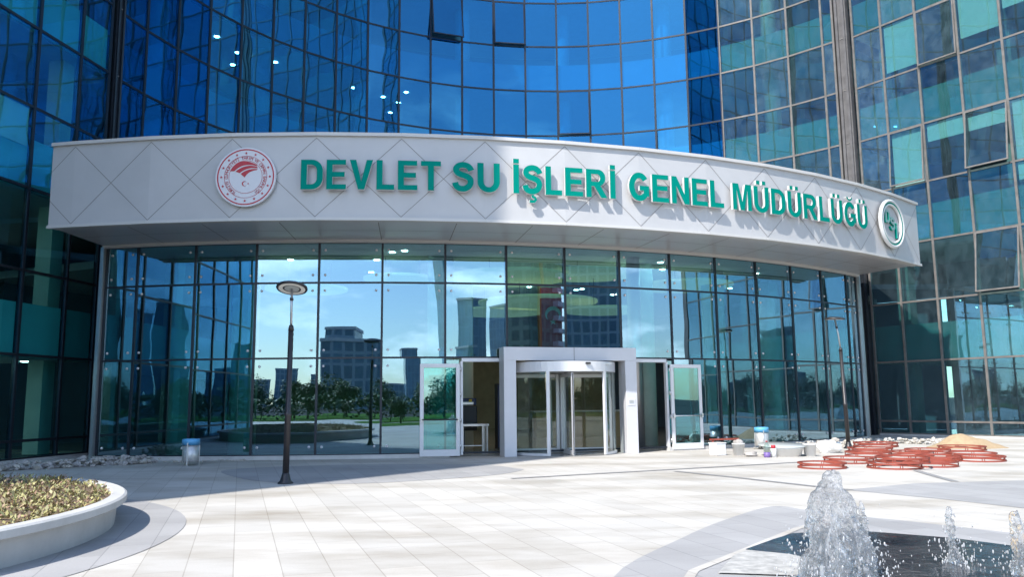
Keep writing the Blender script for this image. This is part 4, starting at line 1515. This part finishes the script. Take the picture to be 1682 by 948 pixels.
# ------------------------------------------------------------------ builders' clutter on the right
def blob(mb, c, s, m, r, sub=2, rough=0.35):
    bm = bmesh.new()
    bmesh.ops.create_icosphere(bm, subdivisions=sub, radius=1.0)
    off = Vector((r.uniform(0, 50), r.uniform(0, 50), r.uniform(0, 50)))
    vs = []
    for v in bm.verts:
        k = 1 + rough * noise.noise(v.co * 1.3 + off)
        vs.append((c[0] + v.co.x * s[0] * k, c[1] + v.co.y * s[1] * k, c[2] + v.co.z * s[2] * k))
    fs = [tuple(v.index for v in f.verts) for f in bm.faces]
    bm.free()
    mb.add(vs, fs, m)

r = random.Random(21)
def bucket(label, loc, sq=False, fill=None):
    t = thing('plastic_bucket', label, 'bucket', loc, r.uniform(0, 3), 'white plastic tubs left by the wall')
    mb = MB()
    if sq:
        pr = [(-.17, -.14), (.17, -.14), (.17, .14), (-.17, .14)]
        mb.box((0, 0, .155), (.34, .30, .31), M['white_plastic'])
        mb.build('body', t, 0.02)
        mb = MB(); mb.box((0, 0, .325), (.36, .32, .03), M['white_plastic']); mb.build('lid', t, 0.008)
    else:
        mb.lathe([(0, 0), (.135, 0), (.165, .29), (.175, .29), (.175, .315), (.155, .315), (.13, .02), (0, .02)], M['white_plastic'], n=28)
        mb.build('body', t)
        mb = MB()
        mb.tube([(.17 * math.cos(a), .17 * math.sin(a) * .3 - .02, .30 + .10 * math.sin(a)) for a in [PI * q / 12 for q in range(13)]], .006, M['steel'], 6)
        mb.build('handle', t)
        if fill:
            mb = MB(); blob(mb, (0, 0, .31), (.14, .14, .12), fill, r); mb.build('contents', t)
    return t
bucket('square white plastic tub with lid nearest the right door leaf', (5.5, 22.4, 0), True)
bucket('round white plastic bucket heaped with rubble beside the square tub', (6.05, 22.35, 0), False, M['rubble'])
bucket('low white plastic bucket beside the wide white basin', (7.75, 21.75, 0))
t = thing('mixing_basin', 'wide low white basin with a grey lid leaning on top, beside the bucket', 'basin', (7.1, 21.9, 0))
mb = MB(); mb.lathe([(0, 0), (.44, 0), (.50, .20), (.52, .20), (.52, .23), (.48, .23), (.42, .02), (0, .02)], M['white_plastic'], n=36); mb.build('tub', t)
mb = MB(); mb.lathe([(0, .24), (.62, .27), (.62, .29), (0, .27)], M['lamp_grey'], (0, .1, 0), 36, Matrix.Rotation(rad(4), 3, 'X')); mb.build('lid', t)
t = thing('water_bottle', 'clear plastic bottle with purple label standing in front of the bin', 'bottle', (6.52, 21.4, 0))
mb = MB(); mb.lathe([(0, 0), (.075, 0), (.085, .02), (.085, .13)], M['purple'], n=20); mb.build('label_band', t)
mb = MB(); mb.lathe([(.084, .131), (.084, .26), (.05, .33), (.022, .36), (.022, .39), (0, .39)], M['glass_clear'], n=20); mb.build('body', t)
mb = MB(); mb.lathe([(0, .391), (.025, .391), (.025, .42), (0, .42)], M['emblem_red'], n=14); mb.build('cap', t)
t = thing('paint_can', 'small pale tin with dark top right beside the purple bottle', 'tin', (6.72, 21.5, 0))
mb = MB(); mb.lathe([(0, 0), (.07, 0), (.07, .22), (0, .22)], M['white_plastic'], n=20); mb.build('body', t)
mb = MB(); mb.lathe([(0, .221), (.06, .221), (.055, .30), (0, .31)], M['emblem_red'], n=20); mb.build('spout', t)
mb = MB(); blob(mb, (0, 0, .06), (.17, .09, .07), M['rubble'], r, 3, .6)
o = mb.build('work_glove'); o.location = (6.25, 21.8, 0); tag(o, 'crumpled dark grey rag lying before the round bucket', 'rag')
o.name = 'crumpled_rag'
# white cement sack near lamp foot
t = thing('cement_sack', 'slumped white sack leaning by the foot of the leaning lamp post', 'sack', (8.75, 22.9, 0))
mb = MB(); blob(mb, (0, 0, .17), (.30, .16, .20), M['white_plastic'], r, 3, .45); mb.build('bag', t)
mb = MB(); blob(mb, (.12, -.05, .36), (.10, .06, .06), M['rubble_pale'], r, 2, .5); mb.build('mouth', t)
# reddish iron frame lying behind the bins
t = thing('iron_trestle', 'low dark red iron trestle standing beside the glass wall', 'trestle', (6.35, 25.0, 0), rad(20))
mb = MB(); mb.box((0, 0, .30), (1.0, .08, .05), M['red_steel']); mb.build('top_rail', t)
for x in (-.42, .42):
    for y in (-1, 1):
        mb = MB(); mb.bar((x, 0, .275), (x, y * .16, 0), .035, .035, M['red_steel']); mb.build('leg', t)

# sand heap
mb = MB()
n = 54
vs, fs = [], []
def sand_z(x, y):
    a = math.exp(-((x + .22) ** 2 / .30 + y * y / .34)) * .42 + math.exp(-((x - .55) ** 2 / .22 + (y + .05) ** 2 / .2)) * .20
    return a + .035 * noise.noise(Vector((x * 5, y * 5, 1))) * min(1, a * 6) - .035
for j in range(n + 1):
    for i in range(n + 1):
        x, y = (i / n * 2 - 1) * 1.75, (j / n * 2 - 1) * 1.4
        vs.append((x, y, sand_z(x, y)))
fs = [(j * (n + 1) + i, j * (n + 1) + i + 1, (j + 1) * (n + 1) + i + 1, (j + 1) * (n + 1) + i) for j in range(n) for i in range(n)]
mb.add(vs, fs, M['sand'], True)
o = mb.build('sand_heap'); o.location = (13.45, 24.7, 0)
tag(o, 'heap of yellow building sand against the right wing', 'sand heap')

# rubble: broken stone strips along the walls
def rubble_strip(name, label, pts, width, count, m1, m2, smin, smax, seed, zmax=.25):
    r = random.Random(seed)
    mb = MB()
    for q in range(count):
        f = r.random() * (len(pts) - 1)
        i = min(int(f), len(pts) - 2)
        p = Vector((*pts[i], 0)).lerp(Vector((*pts[i + 1], 0)), f - i)
        s = r.uniform(smin, smax)
        blob(mb, (p.x + r.gauss(0, width), p.y + r.gauss(0, width), r.random() ** 2 * zmax + s * .3), (s, s * r.uniform(.6, 1), s * r.uniform(.4, .8)), m1 if r.random() < .6 else m2, r, 1, .7)
    return tag(mb.build(name), label, 'rubble', kind='stuff')
rubble_strip('rubble', 'broken grey stones strewn at the foot of the left wall', [(-12.6, 19.2), (-11.4, 20.2), (-10.6, 21.2), (-9.6, 21.7)], .24, 520, M['rubble'], M['rubble_pale'], .025, .10, 4, .16)
rubble_strip('rubble', 'thin line of stone chips along the left lobby glass', [(-10.2, 21.7), (-8.6, 22.0), (-7.0, 22.1)], .08, 60, M['rubble_pale'], M['rubble_pale'], .02, .05, 5, .03)
rubble_strip('rubble', 'row of pale broken stones along the right wing foot', [(10.3, 26.2), (11.4, 27.4), (12.9, 27.3), (13.6, 26.4)], .16, 380, M['rubble_pale'], M['kerb'], .025, .085, 6, .13)
rubble_strip('rubble', 'mixed grey chippings along the right lobby glass', [(7.6, 25.0), (8.8, 25.8), (10.2, 26.8)], .16, 300, M['rubble'], M['rubble_pale'], .02, .075, 8, .12)

# ------------------------------------------------------------------ fountain
def pat(pts, z, m, name, kind='structure'):
    return sheet(name, pts, z, m, kind)
mw, nt, b = newmat('wet_basin_stone')
b.inputs['Base Color'].default_value = (0.035, 0.037, 0.042, 1)
b.inputs['Roughness'].default_value = 0.06
b.inputs['IOR'].default_value = 1.45
geo = nt.nodes.new('ShaderNodeNewGeometry')
nn = nt.nodes.new('ShaderNodeTexNoise'); nn.inputs['Scale'].default_value = 7; nn.inputs['Detail'].default_value = 5
nt.links.new(geo.outputs['Position'], nn.inputs['Vector'])
bp = nt.nodes.new('ShaderNodeBump'); bp.inputs['Strength'].default_value = .5; bp.inputs['Distance'].default_value = .02
nt.links.new(nn.outputs['Fac'], bp.inputs['Height']); nt.links.new(bp.outputs[0], b.inputs['Normal'])
n3 = nt.nodes.new('ShaderNodeTexNoise'); n3.inputs['Scale'].default_value = 1.3; n3.inputs['Detail'].default_value = 6
nt.links.new(geo.outputs['Position'], n3.inputs['Vector'])
mr = nt.nodes.new('ShaderNodeMapRange'); mr.inputs[1].default_value = .35; mr.inputs[2].default_value = .7
nt.links.new(n3.outputs['Fac'], mr.inputs[0])
mx = nt.nodes.new('ShaderNodeMix'); mx.data_type = 'RGBA'
mx.inputs[6].default_value = (.022, .026, .034, 1); mx.inputs[7].default_value = (.085, .085, .09, 1)
nt.links.new(mr.outputs[0], mx.inputs[0]); nt.links.new(mx.outputs[2], b.inputs['Base Color'])
wpts = [(2.3, 8.42), (2.75, 8.98), (3.09, 9.36), (3.55, 9.50), (3.95, 9.45), (4.63, 8.97), (5.04, 8.40), (5.9, 7.3), (6.2, 5.6), (5.2, 4.2), (3.6, 3.8), (2.3, 4.6), (1.85, 6.0), (2.34, 7.2), (2.75, 7.75), (2.62, 8.1)]
pat(wpts, 0.014, mw, 'water')
mp_ = pmat('damp_pebble_stone', (0.40, 0.39, 0.37), .6, var=.35, scale=9)
pat([(1.75, 7.3), (2.38, 7.16), (2.78, 7.75), (2.64, 8.12), (2.3, 8.36), (2.1, 8.1)], 0.018, mp_, 'paving_band')

mwat, nt, b = newmat('splashing_water')
b.inputs['Base Color'].default_value = (.93, .96, .98, 1)
b.inputs['Roughness'].default_value = .0
b.inputs['IOR'].default_value = 1.33
b.inputs['Transmission Weight'].default_value = 0.93
geo = nt.nodes.new('ShaderNodeNewGeometry')
nn = nt.nodes.new('ShaderNodeTexNoise'); nn.inputs['Scale'].default_value = 26; nn.inputs['Detail'].default_value = 3
nt.links.new(geo.outputs['Position'], nn.inputs['Vector'])
bp = nt.nodes.new('ShaderNodeBump'); bp.inputs['Strength'].default_value = .9; bp.inputs['Distance'].default_value = .02
nt.links.new(nn.outputs['Fac'], bp.inputs['Height']); nt.links.new(bp.outputs[0], b.inputs['Normal'])
tr_ = nt.nodes.new('ShaderNodeBsdfTransparent')
ms_ = nt.nodes.new('ShaderNodeMixShader')
fn = nt.nodes.new('ShaderNodeTexNoise'); fn.inputs['Scale'].default_value = 17; fn.inputs['Detail'].default_value = 6; fn.inputs['Roughness'].default_value = .7
fmp = nt.nodes.new('ShaderNodeMapping'); fmp.inputs['Scale'].default_value = (1.5, 1.5, .42)
nt.links.new(geo.outputs['Position'], fmp.inputs[0]); nt.links.new(fmp.outputs[0], fn.inputs['Vector'])
fm = nt.nodes.new('ShaderNodeMapRange'); fm.inputs[1].default_value = .50; fm.inputs[2].default_value = .64; fm.inputs[3].default_value = 0.03; fm.inputs[4].default_value = .72
nt.links.new(fn.outputs['Fac'], fm.inputs[0])
fd = nt.nodes.new('ShaderNodeBsdfDiffuse'); fd.inputs[0].default_value = (.85, .87, .9, 1)
ft = nt.nodes.new('ShaderNodeBsdfTranslucent'); ft.inputs[0].default_value = (.85, .87, .9, 1)
fmx = nt.nodes.new('ShaderNodeMixShader'); fmx.inputs[0].default_value = .5
nt.links.new(fd.outputs[0], fmx.inputs[1]); nt.links.new(ft.outputs[0], fmx.inputs[2])
fall = nt.nodes.new('ShaderNodeMixShader')
nt.links.new(fm.outputs[0], fall.inputs[0]); nt.links.new(b.outputs[0], fall.inputs[1]); nt.links.new(fmx.outputs[0], fall.inputs[2])
ms_.inputs[0].default_value = 0.38
nt.links.new(fall.outputs[0], ms_.inputs[1]); nt.links.new(tr_.outputs[0], ms_.inputs[2])
nt.links.new(ms_.outputs[0], nt.nodes['Material Output'].inputs['Surface'])

mspr = pmat('water_spray', (.86, .88, .9), .1)
mspr.node_tree.nodes['Principled BSDF'].inputs['Transmission Weight'].default_value = .55

def jet(label, loc, prof, seed, n_blobs, drops, dr_w, vox=.016):
    """turbulent water column: prof = list of (z, radius, dx)"""
    r = random.Random(seed)
    t = thing('fountain_jet', label, 'water jet', loc, 0, 'water jets of the fountain')
    mb = MB()
    def at(z):
        for (z0, r0, x0), (z1, r1, x1) in zip(prof, prof[1:]):
            if z0 <= z <= z1:
                f = (z - z0) / (z1 - z0)
                return r0 + (r1 - r0) * f, x0 + (x1 - x0) * f
        return prof[-1][1], prof[-1][2]
    H = prof[-1][0]
    bm = bmesh.new()
    bmesh.ops.create_icosphere(bm, subdivisions=2, radius=1)
    base_v = [v.co.copy() for v in bm.verts]
    base_f = [tuple(v.index for v in f.verts) for f in bm.faces]
    bm.free()
    for q in range(n_blobs):
        z = H * r.random()
        R_, dx = at(z)
        s = min(R_ * r.uniform(.18, .45), .065) 
        a = r.uniform(0, 2 * PI)
        rr = max(0, R_ - s) * math.sqrt(r.uniform(.25, 1.0))
        c = Vector((dx + rr * math.cos(a), rr * math.sin(a) * .9, z))
        el = r.uniform(1.2, 3.0)
        mb.add([(c.x + v.x * s, c.y + v.y * s, max(0.0, c.z + v.z * s * el)) for v in base_v], base_f, mwat, True)
    for q in range(int(n_blobs * .3)):
        # ropes of water: thrown up along the envelope and falling away
        a = r.uniform(0, 2 * PI)
        zt = H * (r.random() ** .7)
        zb = max(0, zt - r.uniform(.12, .45) * H)
        P, rs = [], []
        ra, rb = r.uniform(.65, 1.05), r.uniform(.85, 1.15)
        w0 = r.uniform(.004, .010)
        for k in range(9):
            f = k / 8
            z = zb + (zt - zb) * f
            R_, dx = at(z)
            rr = R_ * (rb + (ra - rb) * f) + r.gauss(0, .006)
            aa = a + .5 * f * r.uniform(.5, 1)
            P.append((dx + rr * math.cos(aa), rr * math.sin(aa), z))
            rs.append(w0 * (1 + .6 * math.sin(k * 2.1 + a)))
        mb.tube(P, rs, mwat, 7)
    o = mb.build('column', t)
    rm = o.modifiers.new('remesh', 'REMESH')
    rm.mode = 'VOXEL'
    rm.voxel_size = vox
    rm.use_smooth_shade = True
    sm = o.modifiers.new('smooth', 'SMOOTH')
    sm.factor = .5
    sm.iterations = 1
    tx = bpy.data.textures.new('water_ripple', 'CLOUDS')
    tx.noise_scale = .11
    ty = bpy.data.textures.new('water_froth', 'CLOUDS')
    ty.noise_scale = .028
    d2 = o.modifiers.new('froth', 'DISPLACE')
    d2.texture = ty
    d2.strength = vox * .8
    d2.texture_coords = 'LOCAL'
    dm = o.modifiers.new('ripple', 'DISPLACE')
    dm.texture = tx
    dm.strength = vox * 2.2
    dm.texture_coords = 'LOCAL'
    mb = MB()
    for q in range(drops):
        z = abs(r.gauss(0, H * .28))
        R_, dx = at(min(z, H))
        a = r.uniform(0, 2 * PI)
        rr = R_ + abs(r.gauss(0, dr_w))
        s = r.choice((.0025, .003, .004, .005, .007))
        c = (dx + rr * math.cos(a), rr * math.sin(a), z + s)
        el_ = r.uniform(1.2, 3.5)
        mb.add([(c[0] + v.x * s, c[1] + v.y * s, c[2] + v.z * s * el_) for v in base_v], base_f, mspr, True)
    tag(mb.build('droplets', t), kind='stuff')
    # ring of churned foam at the foot
    return t
jet('largest bushy water jet, nearest to the camera', (2.62, 6.85, 0.016), [(0, .36, -.02), (.12, .30, .02), (.22, .28, .04), (.34, .225, 0), (.44, .21, -.02), (.60, .20, -.03), (.68, .13, -.03), (.76, .10, -.02), (.82, .085, -.015)], 1, 330, 420, .10, .0105)
jet('short finger of water climbing the right flank of the largest jet', (2.86, 6.95, 0.016), [(0, .06, 0), (.3, .045, .01), (.55, .035, .02), (.63, .025, .02)], 5, 50, 40, .05, .008)
jet('thin low water jet in the middle of the basin', (3.95, 7.62, 0.016), [(0, .09, .03), (.06, .05, .02), (.16, .035, .01), (.34, .032, 0), (.42, .042, 0), (.485, .032, 0)], 2, 80, 170, .13, .008)
jet('stout water jet at the right rim beside the sandstone block', (4.26, 7.1, 0.016), [(0, .13, .02), (.1, .085, .02), (.22, .07, 0), (.36, .066, -.02), (.46, .055, -.03), (.51, .03, -.03)], 3, 110, 120, .10, .009)
mb = MB(); blob(mb, (0, 0, .17), (.17, .15, .20), pmat('yellow_sandstone', (.62, .42, .17), .85, var=.35, scale=14, bump=.5), random.Random(2), 3, .35)
o = mb.build('sandstone_block'); o.location = (4.82, 7.65, 0.014); tag(o, 'rough yellow sandstone lump at the right edge of the fountain', 'stone')

# ------------------------------------------------------------------ the square behind the camera (seen in the glass)
sheet('lawn', [(-60, -60), (60, -60), (60, -27), (-60, -27)], 0.02, M['grass'])
sheet('lawn', smooth_closed([(-6, -14), (4, -15), (7, -20), (1, -24), (-7, -21)]), 0.02, M['grass'])
def make_tree(seed, h):
    r = random.Random(seed)
    t = thing('broadleaf_tree', 'x', 'tree', (0, 0, 0), 0, 'trees beyond the lawn')
    mb = MB()
    mb.tube([(0, 0, 0), (.05, 0, h * .25), (.1, .05, h * .5), (.05, 0, h * .8)], [.16, .13, .09, .03], M['bark'], 8)
    cl = []
    for q in range(9):
        a = r.uniform(0, 2 * PI)
        rr = r.uniform(.1, .28) * h
        c = Vector((rr * math.cos(a), rr * math.sin(a), h * r.uniform(.30, .86)))
        cl.append((c, h * r.uniform(.13, .22)))
        mb.tube([(.06, 0, h * r.uniform(.25, .5)), c], [.06, .02], M['bark'], 6)
    mb.build('trunk', t)
    mb = MB()
    for c, R_ in cl:
        for k in range(330):
            d = Vector((r.gauss(0, 1), r.gauss(0, 1), r.gauss(0, .8))).normalized()
            p = c + d * R_ * r.uniform(.55, 1.08)
            leaf(mb, p, Vector((r.uniform(-1, 1), r.uniform(-1, 1), r.uniform(-.8, .4))).normalized(), r.uniform(.22, .42), r.uniform(.14, .26), M['leaf'], Vector((r.uniform(-.6, .6), r.uniform(-.6, .6), 1)))
    mb.build('crown', t)
    return t
t0 = [make_tree(31, 5.6), make_tree(32, 6.6)]
hedge = thing('clipped_hedge', 'long dense dark hedge behind the lawn, mirrored in the glass', 'hedge', (-2, -31.5, 0))
r = random.Random(77)
mb = MB()
for k in range(9000):
    x = r.uniform(-40, 46)
    top = 2.0 + 0.7 * noise.noise(Vector((x * .35, 0, 0)))
    z = top * math.sqrt(r.random())
    leaf(mb, Vector((x, r.gauss(0, .55), z)), Vector((r.uniform(-1, 1), r.uniform(-1, 1), r.uniform(-.5, .8))).normalized(), r.uniform(.3, .6), r.uniform(.2, .4), M['leaf'], Vector((r.uniform(-.6, .6), r.uniform(-.6, .6), 1)))
mb.build('foliage', hedge)
mb = MB()
for k in range(30):
    mb.tube([(-39 + k * 2.85, 0, 0), (-39 + k * 2.85 + .1, 0, 1.0)], [.05, .03], M['bark'], 5)
mb.build('stem', hedge)
r = random.Random(9)
spots = []
for i in range(34):
    spots.append((-38 + i * 2.4 + r.uniform(-1, 1), -34 - r.uniform(0, 14)))
spots += [(-3.5, -19), (1.5, -20.5), (9, -14), (12, -17), (15, -12), (18, -9)]
for i, (x, y) in enumerate(spots):
    t = t0[i] if i < 2 else copy_tree(t0[i % 2])
    t.location = (x, y, 0)
    s = r.uniform(.55, .85) * (0.62 if i >= 34 and i < 36 else 1)
    t.scale = (s, s, s)
    t.rotation_euler = (0, 0, r.uniform(0, 6))
    t['label'] = 'broadleaf tree behind the camera, mirrored in the lobby glass'

def gridmat(name, wall, glass, sx, sz, mort=0.12, rough=.35):
    m, nt, b = newmat(name)
    L = nt.links
    tcn = nt.nodes.new('ShaderNodeTexCoord')
    sp = nt.nodes.new('ShaderNodeSeparateXYZ')
    L.new(tcn.outputs['Object'], sp.inputs[0])
    ad = nt.nodes.new('ShaderNodeMath'); ad.operation = 'ADD'
    L.new(sp.outputs[0], ad.inputs[0]); L.new(sp.outputs[1], ad.inputs[1])
    cb = nt.nodes.new('ShaderNodeCombineXYZ')
    L.new(ad.outputs[0], cb.inputs[0]); L.new(sp.outputs[2], cb.inputs[1])
    br = nt.nodes.new('ShaderNodeTexBrick')
    br.offset = 0
    br.inputs['Scale'].default_value = 1
    br.inputs['Brick Width'].default_value = sx
    br.inputs['Row Height'].default_value = sz
    br.inputs['Mortar Size'].default_value = mort
    br.inputs['Color1'].default_value = (*glass, 1)
    br.inputs['Color2'].default_value = (*[c * .7 for c in glass], 1)
    br.inputs['Mortar'].default_value = (*wall, 1)
    L.new(cb.outputs[0], br.inputs['Vector'])
    L.new(br.outputs['Color'], b.inputs['Base Color'])
    b.inputs['Roughness'].default_value = rough
    return m
def block(name, label, loc, rz, boxes, mat, roofmat):
    t = thing(name, label, 'building', loc, rz)
    for (cx, cy, w, d, z0, h) in boxes:
        mb = MB(); mb.box((cx, cy, z0 + h / 2), (w, d, h), mat); mb.build('tower_body', t)
        mb = MB(); mb.box((cx, cy, z0 + h + .3), (w + .4, d + .4, .6), roofmat); mb.build('roof', t)
    return t
mA = gridmat('hazed_block_facade', (.24, .32, .38), (.08, .18, .27), 2.2, 3.0, .3)  # paler and bluer than the wall itself: haze put into the colour
mB_ = gridmat('hazed_glass_tower', (.16, .30, .42), (.08, .22, .36), 1.6, 3.2, .12, .2)  # haze put into this colour too, against the backlight
mC = gridmat('far_flats', (.13, .18, .16), (.05, .09, .10), 3.0, 3.1, .5)
def polar(az, dist):     # az in degrees, right of straight back from the lobby glass
    return (-2 + dist * math.sin(rad(az)), 22 - dist * math.cos(rad(az)), 0)
block('office_block', 'low wide office block mirrored left of the centre', polar(-5.0, 150), rad(5), [(0, 0, 14, 14, 0, 14.0), (-3.6, 0, 6, 10, 14.0, 2.5)], mA, M['slab'])
block('far_tower', 'small slim tower far behind the trees', polar(6.8, 330), 0, [(0, 0, 6.5, 8, 0, 25)], mB_, M['slab'])
block('glass_high_rise', 'slanted dark glass high rise, the broader of the pair', polar(18.6, 220), rad(-18), [(0, 0, 5.6, 7, 0, 30.5), (-3.0, 1, 3, 6, 0, 16)], mB_, M['slab'])
block('glass_high_rise', 'slimmer dark glass high rise beside the broad one', polar(21.2, 230), rad(-21), [(0, 0, 6.5, 7, 0, 29.5)], mB_, M['slab'])
block('apartment_tower', 'tall dark apartment tower with white balconies and an orange stripe', polar(30.2, 170), rad(-30), [(0, 0, 16, 14, 0, 60)], mC, M['slab'])
block('apartment_tower', 'tall grey apartment tower farthest to the side of the square', polar(43, 190), rad(-43), [(0, 0, 30, 18, 0, 52)], mA, M['slab'])
t = thing('flared_high_rise', 'dark slender high rise whose side flares outwards at the top', 'building', polar(9.6, 150), rad(-9))
prof = [(4, 0), (4, 60), (-5.2, 60), (-4.2, 46), (-2.4, 34), (-1.0, 24), (-.6, 14), (-1.2, 0)]
mb = MB()
mb.add([(x, -3, z) for x, z in prof] + [(x, 3, z) for x, z in prof], [tuple(range(8)), tuple(reversed(range(8, 16)))] + [((i + 1) % 8, i, 8 + i, 8 + (i + 1) % 8) for i in range(8)], mB_)
mb.build('tower_body', t)
mb = MB(); mb.box((-.6, 0, 60.3), (9.6, 6.4, .6), M['slab']); mb.build('roof', t)
for b_ in [o for o in S.objects if o.get('label', '').startswith('tall dark apartment')]:
    for k in range(18):
        mb = MB(); mb.box((5.6, 7.5, 3.2 + k * 3.1), (4.6, 1.8, 1.1), M['emblem_white']); mb.build('balcony', b_)
    mb = MB(); mb.box((-3.5, 7.15, 30), (1.2, .3, 59), pmat('orange_cladding', (.5, .16, .04), .6)); mb.build('stripe_panel', b_)
for az, d_, w, h in ((-19, 420, 20, 14), (-16.5, 450, 12, 20), (-13.8, 430, 16, 16), (-1.0, 400, 30, 11), (6, 380, 26, 12), (9, 420, 14, 18)):
    block('city_block', 'haze-toned distant city block behind the trees', polar(az, d_), rad(az), [(0, 0, w, 12, 0, h)], mA, M['slab'])['group'] = 'distant city blocks'
